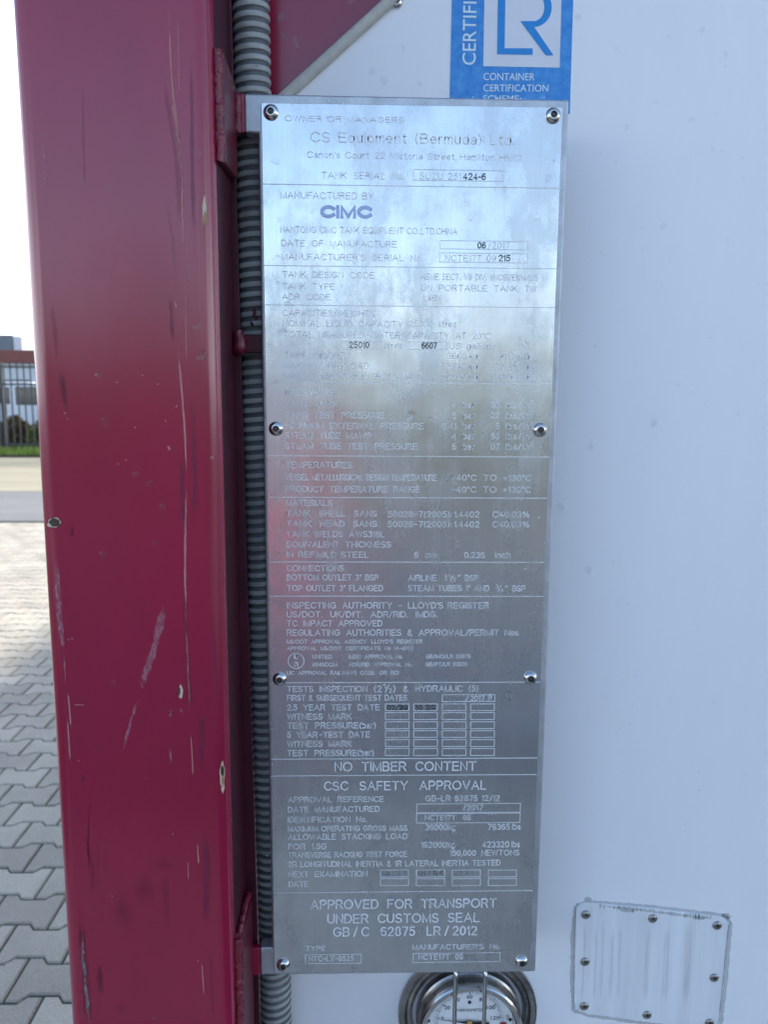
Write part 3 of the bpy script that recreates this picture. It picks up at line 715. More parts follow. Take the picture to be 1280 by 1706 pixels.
A_, B_, C_, D_, E_ = 130, 500, 820, 1130, 1450
ZS = 2.2857
YT = -0.0004
def T(mb, y0, zx0, zx1, zb, cap, s, mi=0, bold=-0.004, ds=0.0):
    x0, x1, yb = 400 + zx0 / ZS, 400 + zx1 / ZS, y0 + zb / ZS
    o = P(x0, yb, YT); w_ = P(x1, yb, YT).x - o.x
    c = P(x0, yb - cap / ZS, YT).z - o.z
    if mi: o = o - Vector((0, 0.0001, 0))
    engrave(mb, s, o, X, Z, w_, c, mi, 0.131 + bold * 4)
def LINE(mb, y0, zl, zr, th=2.6, mi=0):
    a = P(400 + zl[0] / ZS, y0 + zl[1] / ZS, YT); b = P(400 + zr[0] / ZS, y0 + zr[1] / ZS, YT)
    h = th / ZS * 0.00052 * 0.5
    z = (a.z + b.z) / 2
    mb.add([(a.x, YT, z - h), (b.x, YT, z - h), (b.x, YT, z + h), (a.x, YT, z + h)], [(0, 1, 2, 3)], mi)
def BOX(mb, y0, x0, x1, za, zb, th=2.2):
    a = P(400 + x0 / ZS, y0 + za / ZS, YT); b = P(400 + x1 / ZS, y0 + zb / ZS, YT); t = th / ZS * 0.00052
    for (p, r, s_, u) in ((a.x, b.x, a.z - t, a.z), (a.x, b.x, b.z, b.z + t), (a.x, a.x + t, b.z + t, a.z - t), (b.x - t, b.x, b.z + t, a.z - t)):
        mb.add([(p, YT, s_), (r, YT, s_), (r, YT, u), (p, YT, u)], [(0, 1, 2, 3)])
def SEC(mb, label=None):
    return obj('etched_lettering', mb, [PRINT, STAMP, STAMPL, STAMPB, LOGO], plate, label=label, fix=False)
# owner
m = MB()
T(m, A_, 170, 625, 163, 22, 'OWNER  OR  MANAGERS')
T(m, A_, 268, 1045, 243, 40, 'CS  Equipment  (Bermuda)  Ltd.')
T(m, A_, 255, 1075, 303, 25, "Canon's  Court  22  Victoria  Street, Hamilton  HM12")
T(m, A_, 310, 625, 382, 26, 'TANK   SERIAL   No.'); BOX(m, A_, 660, 1005, 346, 394)
T(m, A_, 685, 842, 385, 26, 'SUZU  251'); T(m, A_, 850, 937, 387, 26, '424-6', 1, 0.004)
LINE(m, A_, (85, 404), (1225, 418)); SEC(m, 'faint owner lines under the sky reflection')
m = MB()
T(m, A_, 153, 510, 458, 27, 'MANUFACTURED  BY'); T(m, A_, 305, 503, 533, 50, 'CIMC', 4, 0.035)
T(m, A_, 153, 828, 588, 25, 'NANTONG  CIMC  TANK  EQUIPMENT  CO.,LTD.CHINA')
T(m, A_, 157, 597, 640, 25, 'DATE   OF   MANUFACTURE'); BOX(m, A_, 762, 1098, 617, 655)
T(m, A_, 905, 937, 649, 25, '06', 1, 0.004); T(m, A_, 945, 1028, 649, 25, '/2017')
T(m, A_, 157, 695, 692, 25, "MANUFACTURER'S   SERIAL   No."); BOX(m, A_, 760, 1097, 664, 705)
T(m, A_, 782, 975, 697, 25, 'NCTE17T  09'); T(m, A_, 985, 1030, 698, 25, '215', 1, 0.004)
LINE(m, A_, (90, 713), (1205, 726)); SEC(m, 'maker lines with a bold blue grey logo')
m = MB()
T(m, A_, 160, 512, 759, 24, 'TANK   DESIGN   CODE'); T(m, A_, 690, 1135, 768, 25, 'ASME  SECT.  VIII  DIV.  1(NCS)/EN14025')
T(m, A_, 160, 360, 804, 24, 'TANK   TYPE'); T(m, A_, 690, 1127, 810, 24, 'UN   PORTABLE   TANK   T11')
T(m, A_, 160, 345, 844, 24, 'ADR   CODE'); T(m, A_, 700, 765, 849, 24, 'L4BN')
LINE(m, B_, (90, 17), (1200, 29)); SEC(m)
m = MB()
T(m, B_, 162, 515, 60, 25, 'CAPACITIES/WEIGHTS'); T(m, B_, 162, 620, 100, 25, 'NOMINAL   LIQUID   CAPACITY'); T(m, B_, 645, 735, 102, 25, '25000'); T(m, B_, 757, 825, 103, 25, 'litres')
T(m, B_, 165, 955, 142, 25, 'TOTAL   MEASURED   WATER   CAPACITY   AT   20°C'); BOX(m, B_, 385, 540, 155, 188); T(m, B_, 416, 492, 182, 24, '25010', 1, 0.0)
T(m, B_, 548, 620, 184, 24, 'litres'); BOX(m, B_, 645, 790, 157, 189); T(m, B_, 692, 750, 185, 25, '6607', 1, 0.004); T(m, B_, 797, 972, 186, 24, 'US  gallons')
T(m, B_, 168, 397, 221, 25, 'TARE   WEIGHT'); T(m, B_, 790, 905, 224, 25, '3660 kg'); T(m, B_, 990, 1130, 226, 25, '8070  lbs')
T(m, B_, 165, 490, 260, 25, 'MAXIMUM   PAYLOAD'); T(m, B_, 765, 905, 263, 25, '32340 kg'); T(m, B_, 970, 1128, 265, 25, '71295  lbs')
T(m, B_, 165, 690, 299, 25, 'MAXIMUM   PERMISSIBLE   GROSS   MASS'); T(m, B_, 765, 905, 302, 25, '36000 kg'); T(m, B_, 970, 1126, 303, 25, '79365  lbs')
LINE(m, B_, (95, 312), (1190, 320)); SEC(m)
m = MB(); T(m, B_, 170, 362, 362, 24, 'PRESSURES')
for s, x1, yb, v1, v2 in (('TANK   MAWP', 368, 408, '4', '58'), ('TANK   TEST   PRESSURE', 548, 449, '6', '87'), ('MAXIMUM   EXTERNAL   PRESSURE', 700, 489, '0.41', '6'),
                          ('STEAM   TUBE   MAWP', 500, 527, '4', '58'), ('STEAM   TUBE   TEST   PRESSURE', 675, 567, '6', '87')):
    T(m, B_, 172, x1, yb, 24, s)
    T(m, B_, 808 - (38 if len(v1) > 1 else 0), 824, yb + 3, 24, v1); T(m, B_, 849, 894, yb + 3, 24, 'bar')
    T(m, B_, 956 if len(v2) > 1 else 973, 988, yb + 3, 24, v2); T(m, B_, 1013, 1100, yb + 3, 24, 'lbs/in'); T(m, B_, 1104, 1118, yb - 12, 15, '2')
LINE(m, B_, (108, 592), (1180, 598)); SEC(m)
m = MB()
T(m, B_, 173, 428, 639, 24, 'TEMPERATURES'); T(m, B_, 173, 750, 686, 24, 'VESSEL  METALLURGICAL  DESIGN  TEMPERATURE'); T(m, B_, 806, 1110, 688, 24, '−40°C   TO   +130°C')
T(m, B_, 173, 687, 731, 24, 'PRODUCT   TEMPERATURE   RANGE'); T(m, B_, 806, 1108, 733, 24, '−40°C   TO   +130°C'); LINE(m, B_, (110, 750), (1168, 755)); SEC(m)
m = MB()
T(m, C_, 175, 352, 52, 23, 'MATERIALS'); T(m, C_, 176, 522, 92, 23, 'TANK    SHELL    SANS'); T(m, C_, 563, 912, 95, 23, '50028−7(2005): 1.4402'); T(m, C_, 962, 1103, 96, 23, 'C≤0.03%')
T(m, C_, 176, 522, 131, 23, 'TANK    HEAD    SANS'); T(m, C_, 563, 912, 133, 23, '50028−7(2005): 1.4402'); T(m, C_, 962, 1102, 134, 23, 'C≤0.03%')
T(m, C_, 177, 550, 171, 23, 'TANK   WELDS   AWS316L'); T(m, C_, 177, 575, 210, 23, 'EQUIVALENT   THICKNESS')
T(m, C_, 177, 490, 249, 23, 'IN  REF.MILD  STEEL'); T(m, C_, 663, 750, 250, 23, '6   mm'); T(m, C_, 855, 933, 251, 23, '0.236'); T(m, C_, 972, 1030, 251, 23, 'inch')
LINE(m, C_, (113, 265), (1157, 268)); SEC(m)
def FRAC(m, y0, x, yb, a, b, k=1.0):
    T(m, y0, x, x + 9 * k, yb - 10 * k, 15 * k, a); T(m, y0, x + 7 * k, x + 20 * k, yb + 1 * k, 23 * k, '/'); T(m, y0, x + 18 * k, x + 29 * k, yb + 3 * k, 15 * k, b)
m = MB()
T(m, C_, 178, 396, 301, 23, 'CONNECTIONS'); T(m, C_, 178, 527, 336, 23, 'BOTTOM  OUTLET  3”  BSP'); T(m, C_, 640, 750, 338, 23, 'AIRLINE'); T(m, C_, 780, 787, 338, 23, '1')
FRAC(m, C_, 793, 338, '1', '2'); T(m, C_, 829, 840, 338, 23, '”'); T(m, C_, 857, 907, 338, 23, 'BSP')
T(m, C_, 179, 545, 377, 23, 'TOP  OUTLET  3”  FLANGED'); T(m, C_, 640, 950, 377, 23, 'STEAM  TUBES  1”  AND'); FRAC(m, C_, 975, 378, '3', '4'); T(m, C_, 1010, 1020, 378, 23, '”'); T(m, C_, 1037, 1087, 378, 23, 'BSP')
LINE(m, C_, (113, 396), (1155, 397)); SEC(m)
m = MB()
T(m, C_, 178, 948, 443, 24, "INSPECTING   AUTHORITY   −   LLOYD'S  REGISTER"); T(m, C_, 178, 752, 477, 23, 'US/DOT.    UK/DfT.    ADR/RID.    IMDG.')
T(m, C_, 178, 542, 511, 23, 'TC   IMPACT   APPROVED'); T(m, C_, 178, 1065, 547, 24, 'REGULATING   AUTHORITIES   &   APPROVAL/PERMIT   Nos.')
SM = dict(bold=0.0)
T(m, C_, 178, 695, 577, 15, "US/DOT   APPROVAL   AGENCY    LLOYD'S   REGISTER", **SM); T(m, C_, 178, 660, 602, 14, 'APPROVAL   US/DOT   CERTIFICATE   No   IA−8102', **SM)
T(m, C_, 276, 350, 634, 15, 'UNITED', **SM); T(m, C_, 414, 620, 634, 15, 'IMDG   APPROVAL  No.', **SM); T(m, C_, 707, 878, 633, 15, 'GB/IMO/LR  62875', **SM)
T(m, C_, 276, 370, 664, 15, 'KINGDOM', **SM); T(m, C_, 414, 655, 664, 15, 'ADR/RID   APPROVAL   No.', **SM); T(m, C_, 707, 865, 663, 15, 'GB/PT/LR  62875', **SM)
T(m, C_, 178, 605, 696, 15, 'UIC   APPROVAL   RAILWAYS   CODE    OR   592', **SM)
cc = P(400 + 213 / ZS, C_ + 643 / ZS, YT); rr = 31.5 / ZS * 0.000525
vs = [(cc.x + r * math.cos(t * math.pi / 20), YT, cc.z + r * math.sin(t * math.pi / 20)) for r in (rr, rr - 0.0006) for t in range(40)]
m.add(vs, [(k, (k + 1) % 40, 40 + (k + 1) % 40, 40 + k) for k in range(40)])
T(m, C_, 206, 221, 636, 22, 'u', bold=0.008); T(m, C_, 206, 221, 664, 22, 'n', bold=0.008)
LINE(m, C_, (125, 727), (1143, 722)); SEC(m, 'small approval lines with a ringed u over n')
m = MB()
T(m, D_, 179, 485, 53, 23, 'TESTS   INSPECTION'); T(m, D_, 510, 540, 53, 25, '(2'); FRAC(m, D_, 544, 52, '1', '2', 1.2); T(m, D_, 584, 592, 53, 25, ')'); T(m, D_, 622, 640, 52, 23, '&'); T(m, D_, 668, 907, 51, 23, 'HYDRAULIC   (5)')
T(m, D_, 179, 637, 86, 22, 'FIRST  &  SUBSEQUENT  TEST  DATES'); BOX(m, D_, 770, 972, 62, 89); T(m, D_, 786, 850, 86, 20, '24/06', 2); T(m, D_, 860, 960, 86, 20, '/ 2017  P')
for s, x1, yb in (('2.5   YEAR   TEST   DATE', 532, 123), ('WITNESS   MARK', 425, 158), ('TEST   PRESSURE(bar)', 517, 192), ('5   YEAR   TEST   DATE', 495, 227), ('WITNESS   MARK', 425, 262), ('TEST   PRESSURE(bar)', 510, 297)):
    T(m, D_, 179, x1, yb, 23, s)
for ya, yb in ((97, 124), (130, 158), (165, 193), (199, 226), (233, 261), (267, 295)):
    for x0, x1 in ((553, 645), (661, 753), (770, 862), (878, 970)): BOX(m, D_, x0, x1, ya, yb)
T(m, D_, 560, 638, 121, 19, '02/20', 1, 0.02); T(m, D_, 668, 745, 121, 19, '10 20', 1, 0.02); T(m, D_, 566, 638, 119.5, 19, '0 2 20', 3, 0.0)
T(m, D_, 590, 600, 155, 18, 'L', 2); T(m, D_, 700, 710, 155, 18, 'L', 2); T(m, D_, 588, 600, 189, 18, '2', 2); T(m, D_, 682, 720, 190, 18, '/ 3', 2)
T(m, D_, 560, 592, 221, 20, '07', 3, 0.01); T(m, D_, 608, 638, 221, 20, '22', 3, 0.01); T(m, D_, 562, 615, 256, 20, '8 /', 3, 0.006); T(m, D_, 562, 576, 289, 18, '6', 3, 0.006)
T(m, D_, 1008, 1034, 84, 34, '2', 2, 0.0); T(m, D_, 1012, 1036, 86, 36, '0', 3, -0.012)
LINE(m, D_, (118, 308), (1133, 304)); SEC(m, 'test date grid of boxes with stamped figures')
m = MB(); T(m, D_, 360, 900, 355, 36, 'NO   TIMBER   CONTENT'); LINE(m, D_, (120, 372), (1130, 367)); SEC(m)
m = MB(); T(m, D_, 320, 938, 428, 35, 'CSC    SAFETY    APPROVAL')
T(m, D_, 182, 548, 473, 21, 'APPROVAL   REFERENCE'); T(m, D_, 706, 990, 469, 22, 'GB−LR  62875  12/12'); T(m, D_, 182, 532, 511, 22, 'DATE   MANUFACTURED'); BOX(m, D_, 673, 1069, 478, 511)
T(m, D_, 814, 842, 503, 21, '06', 2); T(m, D_, 850, 926, 503, 21, '/2017'); T(m, D_, 182, 483, 550, 22, 'IDENTIFICATION   No.'); BOX(m, D_, 672, 1068, 515, 550)
T(m, D_, 705, 822, 541, 20, 'NCTE17T'); T(m, D_, 850, 878, 541, 20, '09'); T(m, D_, 884, 920, 541, 20, '215', 2)
T(m, D_, 182, 638, 584, 21, 'MAXIMUM  OPERATING  GROSS  MASS'); T(m, D_, 706, 820, 579, 23, '36000kg'); T(m, D_, 944, 1070, 578, 23, '79365 lbs')
T(m, D_, 183, 638, 616, 22, 'ALLOWABLE   STACKING   LOAD'); T(m, D_, 183, 330, 652, 22, 'FOR   1.8G'); T(m, D_, 690, 818, 646, 23, '192000kg'); T(m, D_, 923, 1067, 645, 23, '423320 lbs')
T(m, D_, 183, 637, 684, 21, 'TRANSVERSE  RACKING  TEST  FORCE'); T(m, D_, 800, 1065, 677, 22, '150,000   NEWTONS'); T(m, D_, 183, 992, 720, 22, '2R  LONGITUDINAL  INERTIA  &  1R  LATERAL  INERTIA  TESTED')
T(m, D_, 185, 485, 758, 22, 'NEXT   EXAMINATION'); T(m, D_, 185, 260, 795, 22, 'DATE')
for x0, x1 in ((534, 643), (671, 780), (808, 917), (946, 1054)):
    BOX(m, D_, x0, x1, 730, 757); BOX(m, D_, x0, x1, 763, 790)
T(m, D_, 542, 638, 753, 19, '06 / 2 2', 2, 0.0); T(m, D_, 678, 776, 752, 20, '01 / 2 5', 1, 0.02); T(m, D_, 676, 774, 751, 20, '01 / 2 5', 3, 0.0); T(m, D_, 816, 890, 752, 19, '01. 27', 2, 0.006)
LINE(m, D_, (127, 819), (1115, 807)); SEC(m)
m = MB(); T(m, E_, 268, 978, 149, 36, 'APPROVED   FOR   TRANSPORT'); T(m, E_, 333, 912, 203, 36, 'UNDER   CUSTOMS   SEAL'); T(m, E_, 355, 903, 253, 36, 'GB / C    62875    LR / 2012')
T(m, E_, 250, 325, 307, 19, 'TYPE'); BOX(m, E_, 248, 463, 321, 354); T(m, E_, 262, 433, 347, 20, 'NTC−LT−0525'); T(m, E_, 657, 990, 303, 20, "MANUFACTURER'S   No.")
BOX(m, E_, 659, 991, 316, 348); T(m, E_, 680, 850, 341, 20, 'NCTE17T   09'); T(m, E_, 855, 897, 341, 20, '215', 2); SEC(m)
# screws
first = make_screw(P(451.5, 187.5, 0.0), plate)
for px, py in ((922, 193), (460, 714), (900, 716), (466, 1131), (884, 1129), (472, 1607), (869.5, 1601.5)):
    c = copy_tree(first, plate); c.location = P(px, py, 0.0) - root_loc(plate)
    c.rotation_euler.y = random.uniform(0, 3)
# bright flecks on the rim and the sheet
mb = MB()
fs_ = flat(0.0018)
for _ in range(60):
    blob(mb, random.choice((random.gauss(480, 25), random.gauss(590, 20), random.gauss(830, 40), random.uniform(440, 930))), random.uniform(160, 173) , random.uniform(0.7, 2.4), random.uniform(0.7, 2.2), surf=fs_, lift=0.0002, n=9, soft=0.5, rag=0.4)
fs2 = flat(0.0)
for _ in range(50):
    blob(mb, random.choice((random.uniform(445, 470), random.uniform(440, 900))), random.uniform(200, 1610), random.uniform(0.8, 2.2), random.uniform(0.6, 1.4), surf=fs2, lift=0.0002, n=8, soft=0.5, rag=0.5)
for px, py in ((680, 692), (686, 697), (895, 860), (905, 906), (870, 950), (508, 1225), (530, 1226), (545, 1224)):
    strip(mb, [(px, py), (px + random.uniform(5, 12), py + random.uniform(-5, 5))], 2.2, surf=fs2, lift=0.0002, sub=3)
marks('bright_nick', mb, D_FLECK, plate)

# ------------------------------------------------------------------ corrugated conduit
ca, cb = P(415.5, 0, 0.036), P(457.5, 1650, 0.036)
cdir = (cb - ca) / (ca.z - cb.z)
rad = (P(447.5, 80, 0.036).x - P(384, 80, 0.036).x) / 2
hose = empty('corrugated_hose', (cb.x, 0.036, 0.3), 'grey ribbed flexible conduit hose running down behind the data plate', 'hose')
pitch = 0.0081
z0h, z1h = 0.75, 2.45
nper, nth = 8, 36
rows = int((z1h - z0h) / pitch * nper)
vs = []; fs = []; mi = []
for i in range(rows + 1):
    s_ = i / nper
    for k in range(nth):
        th = 2 * math.pi * k / nth
        z = z0h + s_ * pitch + pitch * k / nth
        ph = s_ % 1.0
        prf = 0.5 + 0.5 * math.cos(2 * math.pi * ph)
        r = rad - 0.0017 * (1 - min(1.0, prf * 1.5))
        c = ca + cdir * (ca.z - z)
        wob = 0.0012 * math.sin(z * 7.0)
        vs.append((c.x + wob + r * math.cos(th), 0.036 + r * math.sin(th), z))
hb = MB()
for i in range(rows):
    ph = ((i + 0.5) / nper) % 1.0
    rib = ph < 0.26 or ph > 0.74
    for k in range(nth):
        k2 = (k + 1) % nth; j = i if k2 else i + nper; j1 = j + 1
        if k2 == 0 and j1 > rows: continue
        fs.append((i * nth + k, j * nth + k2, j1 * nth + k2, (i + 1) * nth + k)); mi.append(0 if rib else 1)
hb.v = [Vector(v) for v in vs]; hb.f = fs; hb.mi = mi; hb.a = [1.0] * len(vs)
hz = obj('hose_wall', hb, [PVC, PVCD], hose, smooth=70)
BV_H = BVHTree.FromPolygons([v[:] for v in hb.v], hb.f)
def on_hose(px, py, lift=0.0004):
    d = ray(px, py).normalized(); h = BV_H.ray_cast(CAM, d)
    if h[0] is None: return None
    n_ = h[1] if h[1].dot(d) < 0 else -h[1]
    return h[0] + n_ * lift
mb = MB()
for px, py, rx, ry in ((424, 522, 5, 8), (420, 540, 3.5, 5), (427, 530, 3, 6)): blob(mb, px, py, rx, ry, surf=on_hose, n=12, rag=0.4)
marks('paint_splash', mb, D_OVER, hose, label='splash of red paint on the ribs')
mb = MB()
for px, py, rx, ry in ((404, 138, 4, 3), (407, 141, 3, 3), (396, 124, 1.6, 1.6), (428, 110, 6, 2), (400, 60, 2, 2)): blob(mb, px, py, rx, ry, surf=on_hose, n=12, rag=0.4)
marks('dirt_spot', mb, D_SOOT, hose, label='black dirt on the ribs')

# ------------------------------------------------------------------ blue certification sticker
S = lambda zx, zy, Y: P(740 + zx / 5.333, zy / 5.333, Y)
YS = YP - 0.0004
st = empty('certification_sticker', S(600, 900, YS), 'blue and white certification sticker on the white panel above the data plate', 'sticker')
cor = [S(48, 1010, YS), S(72, -80, YS), S(1152, -80, YS), S(1120, 1010, YS)]
dz = 0.105
cor[1] = cor[1] + (cor[1] - cor[0]).normalized() * dz; cor[2] = cor[2] + (cor[2] - cor[3]).normalized() * dz
obj('film', MB().prism([(p.x, p.z) for p in cor], YS, YP - 0.0001), BLUE, st)
Y2 = YS - 0.0002
wq = [S(350, 588, Y2), S(360, 0, Y2), S(1045, 0, Y2), S(1030, 601, Y2)]
wq[1] = wq[1] + (wq[1] - wq[0]).normalized() * 0.032; wq[2] = wq[2] + (wq[2] - wq[3]).normalized() * 0.032
obj('white_square', MB().prism([(p.x, p.z) for p in wq], Y2, YS - 0.00001), STWHITE, st)
Y3 = Y2 - 0.0002
lg = MB()
zt = -215
Lp = [(472, 482), (484, zt), (550, zt), (540, 428), (790, 429), (790, 487)]
lg.add([S(x, y, Y3) for x, y in Lp[:4]] , [(0, 1, 2, 3)]); lg.add([S(472, 482, Y3), S(540, 428, Y3), S(790, 429, Y3), S(790, 487, Y3)], [(0, 1, 2, 3)])
ci, co_ = [], []
for k in range(25):
    t = R_(-90 + 180 * k / 24)
    ci.append((800 + 93 * math.cos(t), 62 - 125 * math.sin(t))); co_.append((800 + 159 * math.cos(t), 62 - 177 * math.sin(t)))
pts = [S(x, y, Y3) for x, y in ci] + [S(x, y, Y3) for x, y in co_]
lg.add(pts, [(k, k + 1, 25 + k + 1, 25 + k) for k in range(24)])
lg.add([S(680, 187, Y3), S(800, 187, Y3), S(800, 239, Y3), S(720, 239, Y3)], [(0, 1, 2, 3)])
Y4 = Y3 - 0.00008
lg.add([S(680, 187, Y4), S(775, 210, Y4), S(803, 239, Y4), S(975, 491, Y4), S(905, 491, Y4)], [(0, 1, 2, 3, 4)])
lg.add([S(690, -63, Y3), S(800, -63, Y3), S(800, -115, Y3), S(690, -115, Y3)], [(0, 1, 2, 3)])
obj('monogram', lg, BLUEF, st, fix=False)
tx = MB()
def TS(s, x0, x1, yb, yt):
    o = S(x0, yb, Y2); write(tx, s, o, (S(x1, yb + 3, Y2) - o).normalized(), Z, (S(x1, yb, Y2) - o).length, S(x0, yt, Y2).z - o.z, 0, 0.004, 1.0)
TS('CONTAINER', 350, 806, 711, 648); TS('CERTIFICATION', 350, 928, 811, 750); TS('SCHEME', 348, 665, 905, 846)
o = S(281, 578, Y2); o2 = S(290, 15, Y2)
vv = glyphs('CERTIFI', 0.004, 1.0)[0]; wv = max(v[0] for v in vv) - min(v[0] for v in vv)
va = glyphs('CERTIFIED', 0.004, 1.0)[0]; wa = max(v[0] for v in va) - min(v[0] for v in va)
write(tx, 'CERTIFIED', o, (o2 - o).normalized(), -X, (o2 - o).length * wa / wv, o.x - S(165, 578, Y2).x, 0, 0.004, 1.0)
obj('sticker_lettering', tx, STTEXT, st, fix=False)

# ------------------------------------------------------------------ thermometer
V = lambda zx, zy, Y: P(640 + zx / 4.571, 1600 + zy / 4.571, Y)
c0 = V(640, 392, YP - 0.004)
rO = (V(1165, 392, YP - 0.004).x - V(115, 392, YP - 0.004).x) / 2
th = empty('thermometer', (c0.x, YP, c0.z), 'round steel dial thermometer with two guard wires just under the data plate', 'thermometer')
YD = YP - 0.013                                   # dial depth
dc = V(645, 460, YD)
cx, cz = c0.x, dc.z
rB = (V(1035, 560, YD - 0.016).x - V(262, 560, YD - 0.016).x) / 2
print('thermo', rO, rB, c0.z, dc.z)
n = 96
C3 = Vector((cx, YP, cz))
# mounting cup: flat flange rolled at the rim, then the housing
obj('flange_cup', MB().lathe(C3, [(rO, -0.0001), (rO + 0.0006, -0.002), (rO, -0.0042), (rO - 0.002, -0.0050), (rO - 0.006, -0.0045), (rB + 0.012, -0.0015), (rB + 0.0105, -0.0015), (rB + 0.0088, -0.0022), (rB + 0.0078, -0.006), (rB + 0.0070, -0.0062), (rB + 0.0062, -0.003), (rB + 0.0062, -0.0012)], n), DULLSTEEL, th, smooth=35, label='dark stained steel flange')
yb_ = YD - YP
obj('housing', MB().lathe(C3, [(rB + 0.0030, -0.0012), (rB + 0.0030, -0.011), (rB + 0.0012, -0.0125), (rB - 0.0002, -0.0125), (rB - 0.0002, yb_ - 0.010)], n), DULLSTEEL, th, smooth=35)
obj('bezel', MB().lathe(C3, [(rB, yb_ - 0.010), (rB + 0.0012, yb_ - 0.0108), (rB + 0.0012, yb_ - 0.0148), (rB - 0.0002, yb_ - 0.0163), (rB - 0.0040, yb_ - 0.0163), (rB - 0.0056, yb_ - 0.0148), (rB - 0.0060, yb_ - 0.0005)], n), STEEL, th, smooth=30)
dial = obj('dial', MB().lathe(C3, [(rB - 0.0062, yb_), (0.00001, yb_ - 0.0001)], n), DIALW, th)
obj('glass', MB().lathe(C3, [(rB - 0.0055, yb_ - 0.0095), (0.00001, yb_ - 0.0095)], n), GLASS, th)
zs = (V(645 + 100, 460, YD).x - V(645, 460, YD).x) / 100    # metres per zoom pixel on the dial
pr = MB(); yD = YD - 0.0004
def polar(a, r): return Vector((cx + r * math.cos(a), yD, cz + r * math.sin(a)))
def tick(mb, a, r0, r1, w_, mi=0):
    p, q_ = polar(a, r0), polar(a, r1); s_ = Vector((-math.sin(a), 0, math.cos(a))) * w_ / 2
    mb.add([p - s_, p + s_, q_ + s_, q_ - s_], [(0, 1, 2, 3)], mi)
ang = lambda v: R_(90 - (v - 60) * 1.385)
for v in range(-20, 152, 2):
    big = v % 20 == 0; mid = v % 10 == 0
    tick(pr, ang(v), 250 * zs, (225 if big else 232 if mid else 237) * zs, (6 if big else 4 if mid else 2.6) * zs)
for f in range(0, 301, 5):
    v = (f - 32) / 1.8
    tick(pr, ang(v), 254 * zs, (272 if f % 50 == 0 else 266) * zs, (4.5 if f % 50 == 0 else 2.4) * zs)
def word(mb, s, c, wd, cap, ux=X, uz=Z, bold=0.0, mi=0):
    write(mb, s, c - ux * wd / 2 - uz * cap / 2, ux, uz, wd, cap, mi, bold, 1.0)
for v, s in ((-20, '20'), (0, '0'), (20, '20'), (40, '40'), (60, '60'), (80, '80'), (100, '100'), (120, '120'), (140, '140')):
    rr = 205 * zs * (0.97 if len(s) == 3 else 1)
    word(pr, s, polar(ang(v), rr), (22 * len(s) - 2) * zs, 31 * zs, bold=0.004)
word(pr, 'THERMOMETER', Vector((cx, yD, cz + 92 * zs)), 215 * zs, 25 * zs, bold=0.0)
word(pr, '°C', Vector((cx, yD, cz - 110 * zs)), 60 * zs, 34 * zs)
for f in (50, 100, 150, 200, 250):
    a = ang((f - 32) / 1.8); rad_ = Vector((math.cos(a), 0, math.sin(a)))
    word(pr, str(f), polar(a, 296 * zs), 42 * zs, 22 * zs, Vector((math.sin(a), 0, -math.cos(a))), rad_)
obj('dial_print', pr, BLACK, dial, fix=False)
for (dx, dz_) in ((0, 160), (-309, 8), (313, 8)):
    k = MB(); r_ = 13 * zs
    k.lathe((cx + dx * zs, YD - 0.0003, cz + dz_ * zs), [(r_, 0), (r_, -0.0006), (r_ * 0.7, -0.0012), (0.00001, -0.0014)], 16)
    obj('dial_screw', k, BLACK, dial, smooth=40)
a = ang(0) - R_(1)
k = MB(); d_ = Vector((math.cos(a), 0, math.sin(a))); s_ = Vector((-d_.z, 0, d_.x)); c_ = Vector((cx, YD - 0.003, cz))
k.add([c_ + d_ * 256 * zs, c_ + d_ * 60 * zs + s_ * 7 * zs, c_ - d_ * 70 * zs + s_ * 20 * zs, c_ - d_ * 150 * zs + s_ * 24 * zs, c_ - d_ * 150 * zs - s_ * 24 * zs, c_ - d_ * 70 * zs - s_ * 20 * zs, c_ + d_ * 60 * zs - s_ * 7 * zs], [tuple(range(7))])
nd = obj('needle', k, BLACK, th)
obj('pivot_cap', MB().lathe(c_, [(22 * zs, 0.001), (22 * zs, -0.0012), (14 * zs, -0.0022), (6 * zs, -0.0024), (0.00001, -0.0024)], 20), BRASS, nd, smooth=40)
a = ang(129); k = MB(); p_ = polar(a, 262 * zs); k.box(p_.x - 22 * zs, p_.x + 22 * zs, YD - 0.002, YD - 0.0007, p_.z - 14 * zs, p_.z + 14 * zs)
obj('red_marker', k, REDMARK, dial, bevel=0.0004)
yw = YD - 0.024
for zx in (541, 767):
    x = V(zx, 300, yw).x
    top = V(zx, 105, yw).z; bot = 2 * cz - top
    pts = [(x, YP - 0.004, top + 0.004), (x, yw + 0.006, top + 0.003), (x, yw + 0.002, top + 0.0005), (x, yw, top - 0.004)] + [(x, yw, top - 0.004 + (bot - top + 0.008) * t / 6) for t in range(1, 6)] + \
          [(x, yw, bot + 0.004), (x, yw + 0.002, bot - 0.0005), (x, yw + 0.006, bot - 0.003), (x, YP - 0.004, bot - 0.004)]
    obj('guard_wire', MB().tube(pts, 0.00215, 14), STEEL, th, smooth=60)

